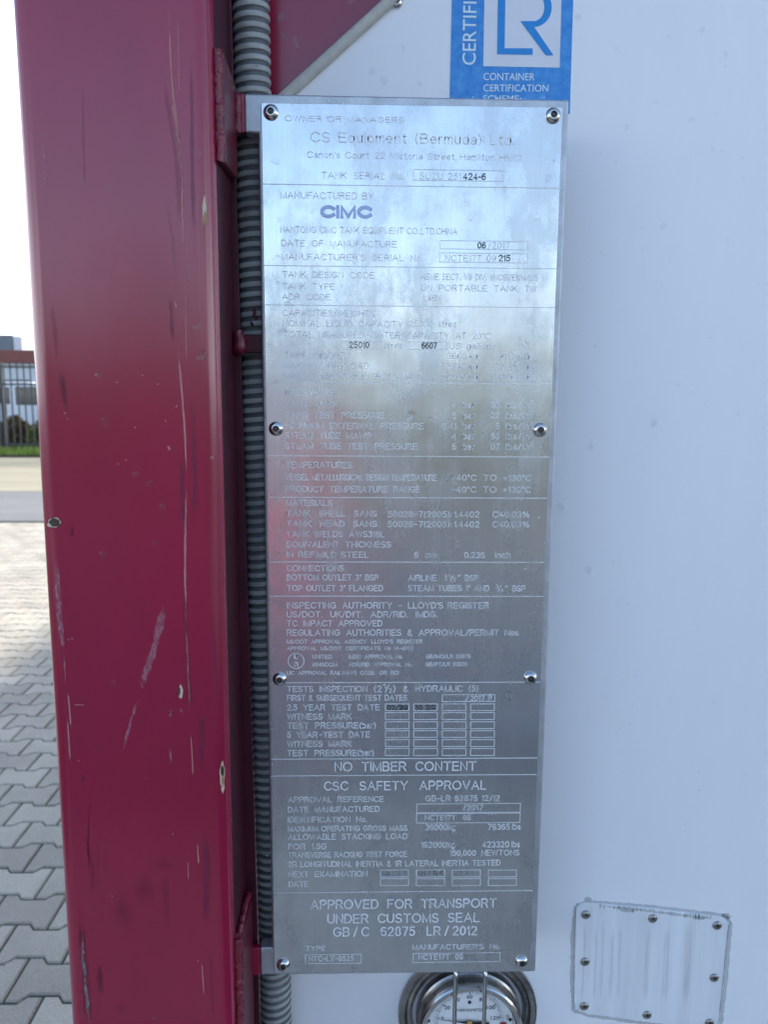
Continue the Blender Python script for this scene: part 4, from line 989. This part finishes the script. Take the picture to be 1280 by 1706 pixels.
# ------------------------------------------------------------------ riveted cover on the panel
U = lambda zx, zy, Y: P(930 + zx / 3.879, 1480 + zy / 3.879, Y)
YC = YP - 0.0026
cov = empty('riveted_cover', U(600, 500, YP), 'square white riveted cover with old grey sealant round its edge, low on the white panel', 'cover')
cpx = [(118, 160), (122, 128), (150, 102), (185, 94), (600, 130), (1040, 182), (1075, 192), (1098, 220), (1100, 250), (1062, 620), (1042, 850), (1028, 905), (1000, 925), (960, 915), (680, 878), (200, 808), (140, 797), (114, 770), (106, 735)]
obj('cover_sheet', MB().prism([(p.x, p.z) for p in (U(x, y, YC) for x, y in cpx)], YC, YP - 0.0002), COVERW, cov, bevel=0.0005)
mb = MB()
ss = flat(YP)
uu = lambda pts: [(930 + x / 3.879, 1480 + y / 3.879) for x, y in pts]
strip(mb, uu([(118, 108), (200, 88), (600, 118), (1000, 166), (1090, 176), (1122, 230)]), 7, surf=ss, taper=False, sub=4, lift=0.0004)
strip(mb, uu([(1118, 225), (1090, 560), (1056, 870), (1030, 925)]), 8, surf=ss, taper=False, sub=4, lift=0.0004)
strip(mb, uu([(118, 115), (96, 300), (92, 600), (100, 790)]), 8, surf=ss, taper=False, sub=4, lift=0.0004)
strip(mb, uu([(100, 790), (200, 822), (560, 872), (1020, 935)]), 7, surf=ss, taper=False, sub=4, lift=0.0004)
blob(mb, 930 + 195 / 3.879, 1480 + 74 / 3.879, 8, 5, surf=ss); blob(mb, 930 + 1090 / 3.879, 1480 + 180 / 3.879, 9, 6, surf=ss)
sc2 = flat(YC)
strip(mb, uu([(270, 112), (600, 146), (900, 186), (1030, 196)]), 5, surf=sc2, taper=True, sub=4, jitter=0.6)
strip(mb, uu([(400, 142), (500, 150)]), 6, surf=sc2, sub=3); strip(mb, uu([(870, 190), (950, 196)]), 7, surf=sc2, sub=3)
marks('sealant_bead', mb, D_SEAL, cov, label='old grey smeared sealant')
mb = MB()
strip(mb, uu([(160, 98), (600, 128), (1000, 176), (1080, 190)]), 2.2, surf=ss, taper=False, sub=4, lift=0.0008); strip(mb, uu([(1104, 240), (1066, 620), (1036, 890)]), 1.8, surf=ss, taper=False, sub=4, lift=0.0008); strip(mb, uu([(116, 150), (104, 740)]), 2.0, surf=ss, taper=False, sub=4, lift=0.0008)
for _ in range(46):
    t = random.random(); x = 270 + 740 * t; y = 108 + 74 * t
    strip(mb, uu([(x, y - random.uniform(2, 14)), (x + random.uniform(-2, 2), y + random.uniform(8, 34))]), 1.5, surf=flat(YC), sub=2, lift=0.0006)
marks('dirty_seam', mb, D_SEALD, cov, label='dark dirty seam at the cover edge')
mb = MB()
for x in (180, 255, 300, 360, 410, 580, 595, 700, 720, 840, 860):
    strip(mb, uu([(x, 150 + random.uniform(0, 60)), (x - 12, 480), (x - 28, 790)]), random.uniform(6, 12), surf=sc2, sub=14)
marks('rain_streak', mb, D_STREAK, cov, label='faint grey rain streaks')
k = MB(); c_ = P(1088, 1530, YC)
k.lathe(c_, [(0.0047, 0), (0.0047, -0.0006), (0.0042, -0.0013), (0.0030, -0.0019), (0.0017, -0.0021), (0.0013, -0.0019)], 24)
rv = obj('rivet', k, DULLSTEEL, cov, loc=c_, smooth=60)
k = MB(); k.lathe(c_, [(0.0013, -0.0019), (0.0012, -0.0006), (0.00001, -0.0005)], 14); obj('rivet_hole', k, SOCKET, rv, loc=c_)
for px, py in ((976.5, 1523.5), (1195.5, 1541.5), (975, 1602), (1190.5, 1628.5), (973.5, 1676), (1078.5, 1690.5), (1182.5, 1703.5)):
    c = copy_tree(rv, cov); c.location = P(px, py, YC) - root_loc(cov)

# ------------------------------------------------------------------ raindrops
def drop_mesh():
    mb = MB(); n = 14; rings = 6; vs = []; fs = []
    for i in range(rings + 1):
        f = i / rings * math.pi / 2
        for k in range(n):
            t = 2 * math.pi * k / n
            sag = -0.35 * math.sin(f) * math.cos(f)
            w_ = 1 + 0.16 * math.sin(2 * t + 0.6) + 0.09 * math.sin(3 * t + 1.9)
            vs.append((math.cos(f) * math.cos(t) * w_, -0.27 * math.sin(f), math.cos(f) * math.sin(t) * w_ * (1.25 if math.sin(t) > 0 else 1.0) + sag * 0.8))
    for i in range(rings):
        for k in range(n): fs.append((i * n + k, i * n + (k + 1) % n, (i + 1) * n + (k + 1) % n, (i + 1) * n + k))
    fs.append(tuple(range(n - 1, -1, -1)))
    return mb.add(vs, fs)
drop0 = obj('raindrop', drop_mesh(), WATER, smooth=80)
nd_ = [0]
def drop(px, py, r, surf, label, group, sx=1.0, sz=1.0):
    global drop0
    p = surf(px, py, 0.00012)
    if p is None: return
    o_ = drop0 if nd_[0] == 0 else drop0.copy()
    if nd_[0]: COL.objects.link(o_)
    nd_[0] += 1
    o_.location = p; s_ = r * 0.00052; o_.scale = (s_ * sx, s_, s_ * sz); o_.rotation_euler = (0, random.uniform(-1.1, 1.1), 0)
    tag(o_, label, 'raindrop', group)
for px, py, r in ((327, 544, 6), (336, 592, 7.5), (163, 625, 4), (174, 702, 5), (225, 790, 5), (249, 805, 5.5), (271, 846, 6), (171, 926, 6.5), (256, 906, 4), (188, 1138, 5), (284, 1189, 5), (285, 1269, 4), (160, 1250, 2.5), (351, 762, 4), (333, 257, 4), (181, 310, 3), (275, 1742, 4), (243, 1296, 3), (257, 1696, 4)):
    drop(px, py, r, on_post, 'small clear raindrop clinging to the front of the red corner post', 'raindrops on the red post', 0.8, 1.1)
for px, py, r in ((459, 268, 8), (914, 297, 6), (495, 322, 7), (521, 352, 6), (465, 366, 7), (483, 396, 5), (463, 428, 5), (464, 472, 6), (481, 507, 8), (469, 553, 9), (447, 575, 4), (494, 598, 6), (535, 593, 6), (460, 638, 7), (478, 655, 6), (558, 658, 7), (684, 692, 9), (717, 698, 6), (515, 727, 5), (717, 772, 6), (755, 796, 6), (523, 775, 6), (848, 650, 5), (842, 315, 5), (638, 290, 4), (806, 232, 6), (613, 292, 5), (470, 937, 5), (478, 855, 6), (493, 1075, 6), (455, 1110, 5), (850, 1317, 6), (845, 1075, 4), (652, 480, 4), (708, 374, 4), (568, 290, 4)):
    drop(px, py, r * random.uniform(0.45, 0.85), flat(0.0), 'small clear raindrop clinging to the aluminium data plate', 'raindrops on the data plate', random.uniform(0.7, 1.3), random.uniform(0.6, 1.1))
for _ in range(60):
    px, py = random.uniform(960, 1275), random.uniform(10, 1480)
    drop(px, py, random.uniform(1.2, 3.0), flat(YP), 'tiny clear raindrop on the bare white panel right of the data plate', 'raindrops on the white panel', 0.9, 1.1)
for px, py, r in ((963, 29, 5), (1171, 50, 4), (1153, 199, 4), (1045, 212, 4), (1210, 90, 4), (1106, 377, 5), (985, 745, 5), (1090, 705, 6), (935, 845, 6), (981, 950, 6), (620, 120, 5), (640, 135, 6), (672, 80, 4), (700, 140, 4)):
    drop(px, py, r, flat(YP), 'tiny clear raindrop on the bare white panel around the data plate' if px < 955 else 'tiny clear raindrop on the bare white panel right of the data plate', 'raindrops on the white panel', 0.9, 1.2)
for px, py, r in ((468, 30, 6), (472, 60, 4), (493, 71, 6), (585, 3, 5)):
    drop(px, py, r, flat(YP + 0.006), 'clear raindrop running down the red gusset plate beside the hose', 'raindrops on the red gusset', 0.8, 1.6)

# ------------------------------------------------------------------ far side of the yard
DARKF = mat('dark_fence_steel', (0.05, 0.055, 0.06), rough=0.5, var=0.15, vscale=5)
BRICK = mat('red_brown_fascia', (0.22, 0.07, 0.055), rough=0.7, var=0.12, vscale=2)
BWALL = mat('pale_render_wall', (0.62, 0.64, 0.66), rough=0.8, var=0.05, vscale=1)
GREYM = mat('grey_cladding', (0.16, 0.18, 0.20), rough=0.6, var=0.1, vscale=2)
GLASSD = mat('dark_window_glass', (0.02, 0.025, 0.03), rough=0.08, spec=0.8)
TYRE = mat('tyre_rubber', (0.02, 0.02, 0.02), rough=0.8)
HUB = mat('wheel_rim', (0.4, 0.41, 0.42), rough=0.35, metal=0.8)
LEAF1 = mat('russet_leaves', (0.24, 0.13, 0.08), rough=0.9, spec=0.1, second=(0.26, 0.22, 0.10), vscale=6)
LEAF2 = mat('green_leaves', (0.18, 0.21, 0.06), rough=0.9, spec=0.1, var=0.4, vscale=4)
TWIG = mat('brown_twigs', (0.10, 0.07, 0.05), rough=0.8, var=0.3, vscale=8)
YFN = 20.6
fn = empty('bar_fence', (-9, YFN, 0.05), 'dark steel bar fence along the far side of the yard', 'fence')
for z in (0.28, 1.90, 2.36): obj('rail', MB().box(-16, -1.2, YFN - 0.02, YFN + 0.02, z, z + 0.05), DARKF, fn)
for i in range(6): obj('post', MB().box(-15.5 + i * 2.8, -15.43 + i * 2.8, YFN + 0.022, YFN + 0.092, 0.05, 2.5), DARKF, fn)
bar0 = None
for i in range(82):
    x = -15.8 + i * 0.178
    if bar0 is None:
        bar0 = obj('bar', MB().tube([(x, YFN - 0.038, 0.12), (x, YFN - 0.038, 2.5)], 0.021, 6), DARKF, fn, loc=(x, YFN, 0.1))
    else:
        c = bar0.copy(); COL.objects.link(c); c.parent = fn; c.location = Vector((x, YFN, 0.1)) - root_loc(fn)
# grass strip
gm = MB()
for _ in range(15000):
    x, y = random.uniform(-18, 2), random.uniform(20.02, 21.3)
    h = random.uniform(0.08, 0.26); a = random.uniform(0, 6.28); w_ = 0.012; l = random.uniform(-0.06, 0.06)
    dx, dy = math.cos(a) * w_, math.sin(a) * w_
    gm.add([(x - dx, y - dy, 0.05), (x + dx, y + dy, 0.05), (x + l, y + l * 0.5, 0.05 + h)], [(0, 1, 2)])
tag(obj('grass', gm, GRASSM, fix=False), kind='stuff')
def shrub(x, y, wd, h, ml, label):
    r = empty('shrub', (x, y, 0.06), label, 'shrub', 'shrubs behind the bar fence')
    tw = MB()
    for _ in range(14):
        a, t = random.uniform(0, 6.28), random.uniform(0.2, 1)
        e = Vector((x + math.cos(a) * wd * 0.45 * t, y + math.sin(a) * 0.35 * t, 0.06 + h * random.uniform(0.55, 0.95)))
        tw.tube([(x + random.uniform(-.15, .15), y, 0.02), ((x + e.x) / 2, (y + e.y) / 2, h * 0.35), e], [0.014, 0.01, 0.004], 5)
    obj('stems', tw, TWIG, r)
    lf = MB()
    for _ in range(2600):
        a, u = random.uniform(0, 6.28), random.random() ** 0.5
        zz = random.random()
        sh_ = (1 - 0.55 * zz ** 3) * (0.8 + 0.2 * math.sin(3 * a + x))
        c = Vector((x + math.cos(a) * wd * 0.5 * u * sh_, y + math.sin(a) * 0.4 * u * sh_, 0.12 + h * zz * (0.9 + 0.1 * math.sin(5 * x + 2 * a))))
        d1 = Vector((random.uniform(-1, 1), random.uniform(-1, 1), random.uniform(-1, 1))).normalized(); d2 = d1.cross(Vector((random.uniform(-1, 1), 0.3, 1))).normalized()
        s_ = random.uniform(0.04, 0.08)
        lf.add([c - d1 * s_, c + d2 * s_ * 0.5, c + d1 * s_, c - d2 * s_ * 0.5], [(0, 1, 2, 3)])
    obj('foliage', lf, ml, r, fix=False)
xs = [-13.6, -12.6, -11.75, -11.05, -10.35, -9.3, -8.2, -7.0]
for i, x in enumerate(xs):
    g_ = i in (0, 5)
    shrub(x, 22.3 + 0.15 * math.sin(i * 2), 1.5, 0.85 + 0.15 * math.sin(i * 1.7), LEAF2 if g_ else LEAF1,
          ('green leafy shrub' if g_ else 'russet brown bare looking shrub') + ' behind the far bar fence, ' + ('first', 'second', 'third', 'fourth', 'fifth', 'sixth', 'seventh', 'eighth')[i] + ' from the left')
def van(x, y, body, label, ln=4.9):
    r = empty('parked_van', (x, y, 0.0), label, 'van', 'vans parked behind the fence')
    bm_ = mat('van_paint', body, rough=0.3, spec=0.6, var=0.03, vscale=1)
    pr_ = [(-ln / 2, 0.45), (-ln / 2, 1.95), (-ln / 2 + 0.15, 2.08), (ln * 0.18, 2.08), (ln * 0.30, 1.98), (ln * 0.40, 1.28), (ln * 0.49, 1.08), (ln / 2, 0.85), (ln / 2, 0.45)]
    b = MB().prism([(x + a, z) for a, z in pr_], y - 0.9, y + 0.9)
    obj('body', b, bm_, r, bevel=0.05, smooth=35)
    wn = [(ln * 0.10, 1.32), (ln * 0.10, 1.92), (ln * 0.24, 1.92), (ln * 0.36, 1.32)]
    obj('side_window', MB().prism([(x + a, z) for a, z in wn], y - 0.906, y - 0.88), GLASSD, r)
    obj('side_window', MB().prism([(x + a, z) for a, z in ((-ln * .42, 1.35), (-ln * .42, 1.9), (ln * .06, 1.9), (ln * .06, 1.35))], y - 0.906, y - 0.88), GLASSD, r)
    for wx in (-ln * 0.30, ln * 0.32):
        wh = obj('wheel', MB().lathe((x + wx, y - 0.9, 0.33), [(0.001, 0.2), (0.33, 0.2), (0.33, 0.0), (0.30, -0.02), (0.20, -0.02)], 24), TYRE, r, smooth=40)
        obj('rim', MB().lathe((x + wx, y - 0.9, 0.33), [(0.20, -0.015), (0.17, 0.01), (0.06, 0.0), (0.001, -0.01)], 24), HUB, wh, smooth=40)
    obj('headlight', MB().box(x + ln * 0.475, x + ln / 2 + 0.01, y - 0.85, y - 0.6, 0.86, 1.02), HUB, r, bevel=0.01)
for x, col, lb in ((-17.6, (0.55, 0.57, 0.6), 'silver grey parked van, first from the left behind the fence'), (-12.2, (0.75, 0.78, 0.82), 'white parked van, behind the fence where the red post meets it'), (-6.6, (0.30, 0.38, 0.52), 'pale blue parked van, hidden mostly by the red post')):
    van(x, 26.5, col, lb)
tag(obj('far_yard', MB().box(-60, 60, 23.4, 80, -0.3, 0.0), GROUNDM), kind='structure')
bd = empty('low_building', (-18, 47, 0), 'long low pale building with a red brown roof fascia and a grey roof box', 'building')
wl = obj('wall', MB().box(-48, -3, 46, 60, 0, 3.55), BWALL, bd)
obj('roof_fascia', MB().box(-48.4, -2.6, 45.6, 60.4, 3.55, 4.28), BRICK, bd, bevel=0.03)
pc = P(0, 0, 46).x
obj('roof_box', MB().box(P(-170, 560, 47).x, P(20, 560, 47).x, 47, 52, 4.28, 5.25), GREYM, bd, bevel=0.03, label='dark grey plant box on the roof')
obj('roof_box', MB().box(P(21, 560, 47).x, P(35, 560, 47).x, 47.0, 51.5, 4.28, 5.15), BWALL, bd, bevel=0.03, label='pale end of the plant box on the roof')
for i in range(9):
    x = -46 + i * 4.7
    f_ = obj('window', MB().box(x, x + 2.6, 45.93, 45.995, 1.0, 2.6), GREYM, wl)
    obj('pane', MB().box(x + 0.08, x + 2.52, 45.915, 45.929, 1.08, 2.52), GLASSD, f_)

# ------------------------------------------------------------------ behind the photographer (seen only as reflections in the plate)
BINM = mat('reflection_red_plastic', (0.75, 0.20, 0.24), rough=0.5, var=0.1, vscale=3)
bn = empty('added_bin', (-0.8, -4.3, 0), 'added red bin standing in for an unseen red thing, pink in the plate reflection', 'bin')  # made-up bin, added to give the plate its pink reflection
bx, by = -0.80, -4.3
b = MB(); w0, w1, d0, d1 = 0.42, 0.52, 0.33, 0.42
b.add([(bx + sx * w, by + sy * d, z) for (w, d, z) in ((w0, d0, 0.16), (w1, d1, 1.30)) for sx, sy in ((-1, -1), (1, -1), (1, 1), (-1, 1))],
      [(3, 2, 1, 0), (4, 5, 6, 7)] + [(k, (k + 1) % 4, 4 + (k + 1) % 4, 4 + k) for k in range(4)])
obj('bin_body', b, BINM, bn, bevel=0.03)
obj('lid', MB().prism([(bx - 0.56, 1.31), (bx - 0.54, 1.40), (bx - 0.3, 1.50), (bx + 0.3, 1.50), (bx + 0.54, 1.40), (bx + 0.56, 1.31)], by - 0.46, by + 0.46), BINM, bn, bevel=0.02)
for sx in (-1, 1):
    for sy in (-1, 1): obj('wheel', MB().tube([(bx + sx * 0.33 - 0.02, by + sy * 0.24, 0.08), (bx + sx * 0.33 + 0.02, by + sy * 0.24, 0.08)], 0.08, 16), TYRE, bn)
    obj('handle', MB().tube([(bx + sx * 0.5, by + 0.2, 1.2), (bx + sx * 0.6, by + 0.2, 1.22), (bx + sx * 0.6, by - 0.2, 1.22), (bx + sx * 0.5, by - 0.2, 1.2)], 0.015, 8), BINM, bn)
BARK = mat('bark', (0.07, 0.055, 0.04), rough=0.9, var=0.3, vscale=8)
LEAFT = mat('tree_leaves', (0.06, 0.085, 0.035), rough=0.7, var=0.4, vscale=1)
for i, (x, y, h) in enumerate(((-22, -48, 8), (-12, -44, 10), (-3, -50, 9), (7, -45, 10.5), (17, -47, 8.5), (29, -50, 10))):
    t = empty('tree', (x, y, 0), 'leafy tree in the row behind the camera, ' + ('first', 'second', 'third', 'fourth', 'fifth', 'sixth')[i] + ' along the row', 'tree', 'trees behind the camera')
    tr = MB(); tr.tube([(x, y, -0.1), (x + .1, y, h * .3), (x, y + .1, h * .6)], [0.28, 0.2, 0.1], 9)
    for _ in range(7):
        a = random.uniform(0, 6.28); tr.tube([(x, y, h * random.uniform(.28, .45)), (x + math.cos(a) * h * .16, y + math.sin(a) * h * .16, h * .6), (x + math.cos(a) * h * .25, y + math.sin(a) * h * .25, h * .8)], [0.1, 0.06, 0.02], 6)
    obj('trunk', tr, BARK, t)
    lf = MB()
    for _ in range(1500):
        a = random.uniform(0, 6.28); u = random.random() ** 0.4; e = random.uniform(-1, 1)
        rr = h * 0.36 * math.sqrt(1 - e * e) * (0.8 + 0.25 * math.sin(3 * a + 4 * e + i))
        c = Vector((x + math.cos(a) * rr * u, y + math.sin(a) * rr * u, h * 0.63 + e * h * 0.37))
        d1 = Vector((random.uniform(-1, 1), random.uniform(-1, 1), random.uniform(-1, 1))).normalized(); d2 = d1.cross(Vector((0.2, 0.3, 1))).normalized(); s_ = random.uniform(.16, .34)
        lf.add([c - d1 * s_, c + d2 * s_ * .6, c + d1 * s_, c - d2 * s_ * .6], [(0, 1, 2, 3)])
    obj('crown', lf, LEAFT, t, fix=False)


CBLUE = mat('slate_blue_container_paint', (0.06, 0.08, 0.11), rough=0.5, var=0.2, vscale=2)
CRED = mat('brown_red_container_paint', (0.14, 0.03, 0.02), rough=0.55, var=0.2, vscale=2)
CGREY = mat('grey_container_paint', (0.30, 0.31, 0.31), rough=0.55, var=0.15, vscale=2)
def box_container(x, y, z, m, label, L=6.058):  # unseen containers, added to cast shade on the ground round the tank
    r = empty('shade_container', (x, y, z), label, 'container', 'unseen containers added for shade round the tank')
    W_, H = 2.438, 2.591
    n = int(L / 0.28); side = []
    for i in range(n):                            # corrugated long sides
        y0 = y + 0.122 + (L - 0.244) * i / n; d = (L - 0.244) / n
        side += [(0.045, y0), (0.045, y0 + d * .25), (0.008, y0 + d * .5), (0.008, y0 + d * .75)]
    side.append((0.045, y + L - 0.122))
    m_ = len(side)
    for sx, ox in ((1, x), (-1, x + W_)):
        b = MB()
        vs = [(ox + sx * a, yy, zz) for zz in (z + 0.16, z + H - 0.1) for a, yy in side]
        b.add(vs, [(i, i + 1, m_ + i + 1, m_ + i) for i in range(m_ - 1)]); obj('side_wall', b, m, r)
    obj('roof', MB().box(x + 0.105, x + W_ - 0.105, y + 0.125, y + L - 0.125, z + H - 0.06, z + H - 0.02), m, r)
    obj('floor', MB().box(x + 0.105, x + W_ - 0.105, y + 0.125, y + L - 0.125, z + 0.12, z + 0.16), m, r)
    for k in (0, 1):                              # two door leaves with locking bars at the near end
        x0 = x + 0.125 + k * (W_ - 0.25) / 2
        d_ = obj('door', MB().box(x0, x0 + (W_ - 0.25) / 2 - 0.008, y + 0.05, y + 0.09, z + 0.14, z + H - 0.10), m, r, bevel=0.006)
        for q_ in (0.3, 0.8): obj('locking_bar', MB().tube([(x0 + q_, y + 0.035, z + 0.16), (x0 + q_, y + 0.035, z + H - 0.12)], 0.014, 8), HUB, d_)
    obj('end_wall', MB().box(x + 0.125, x + W_ - 0.125, y + L - 0.09, y + L - 0.05, z + 0.16, z + H - 0.07), m, r)
    for xx in (x, x + W_ - 0.12):
        for yy in (y, y + L - 0.12): obj('corner_post', MB().box(xx, xx + 0.12, yy, yy + 0.12, z, z + H), m, r)
        for zz in (z + 0.02, z + H - 0.1): obj('rail', MB().box(xx + 0.02, xx + 0.1, y + 0.122, y + L - 0.122, zz, zz + 0.13 if zz < z + 1 else zz + 0.08), m, r)
    for yy in (y + 0.01, y + L - 0.11):
        for zz in (z + 0.02, z + H - 0.09): obj('end_rail', MB().box(x + 0.122, x + W_ - 0.122, yy if yy < y + 1 else yy + 0.07, (yy if yy < y + 1 else yy + 0.07) + 0.03, zz, zz + 0.08), m, r)
xc_ = xL - 0.006
box_container(xc_, YF, 2.595, CBLUE, 'added slate blue container on top of the tank, unseen, lengthening its shadow')
box_container(xc_ + 2.56, YF + 0.1, 0.0, CRED, 'added brown red container next to the tank, unseen, shading the yard')
box_container(xc_ + 2.56, YF + 0.08, 2.595, CGREY, 'added grey container on the brown red one, unseen, shading the yard')
box_container(1.35, 6.35, 0.0, CGREY, 'added grey container behind the tank, unseen, shading the paving')
box_container(1.35, 6.37, 2.595, CBLUE, 'added slate blue container on the grey one behind the tank, unseen, shading the paving')

HEDGEM = mat('dark_hedge_leaves', (0.08, 0.09, 0.06), rough=0.9, spec=0.1, var=0.4, vscale=3)
hg = empty('added_hedge', (0, -14.5, 0), 'added dark band of leaves behind the camera, unseen, darkening the plate reflection', 'added_hedge')  # unseen leaf screen, added to darken the reflection in the plate
lf = MB()
for _ in range(9000):
    x, y, z = random.uniform(-14, 14), -14 - random.random() ** 0.5 * 1.1, random.uniform(0.05, 2.55)
    if random.random() < 0.5: y = -14 - random.random() * 0.12
    d1 = Vector((random.uniform(-1, 1), random.uniform(-.4, .4), random.uniform(-1, 1))).normalized(); d2 = d1.cross(Vector((0.2, 1, 0.1))).normalized(); s_ = random.uniform(.10, .2)
    lf.add([Vector((x, y, z)) - d1 * s_, Vector((x, y, z)) + d2 * s_ * .6, Vector((x, y, z)) + d1 * s_, Vector((x, y, z)) - d2 * s_ * .6], [(0, 1, 2, 3)])
obj('foliage', lf, HEDGEM, hg, fix=False)
tw = MB()
for i in range(34): tw.tube([(-13.6 + i * 0.8, -14.6, -0.05), (-13.5 + i * 0.8, -14.55, 0.8), (-13.6 + i * 0.8, -14.6, 1.6)], [0.03, 0.02, 0.008], 5)
tag(obj('stems', tw, BARK, hg), kind='stuff')
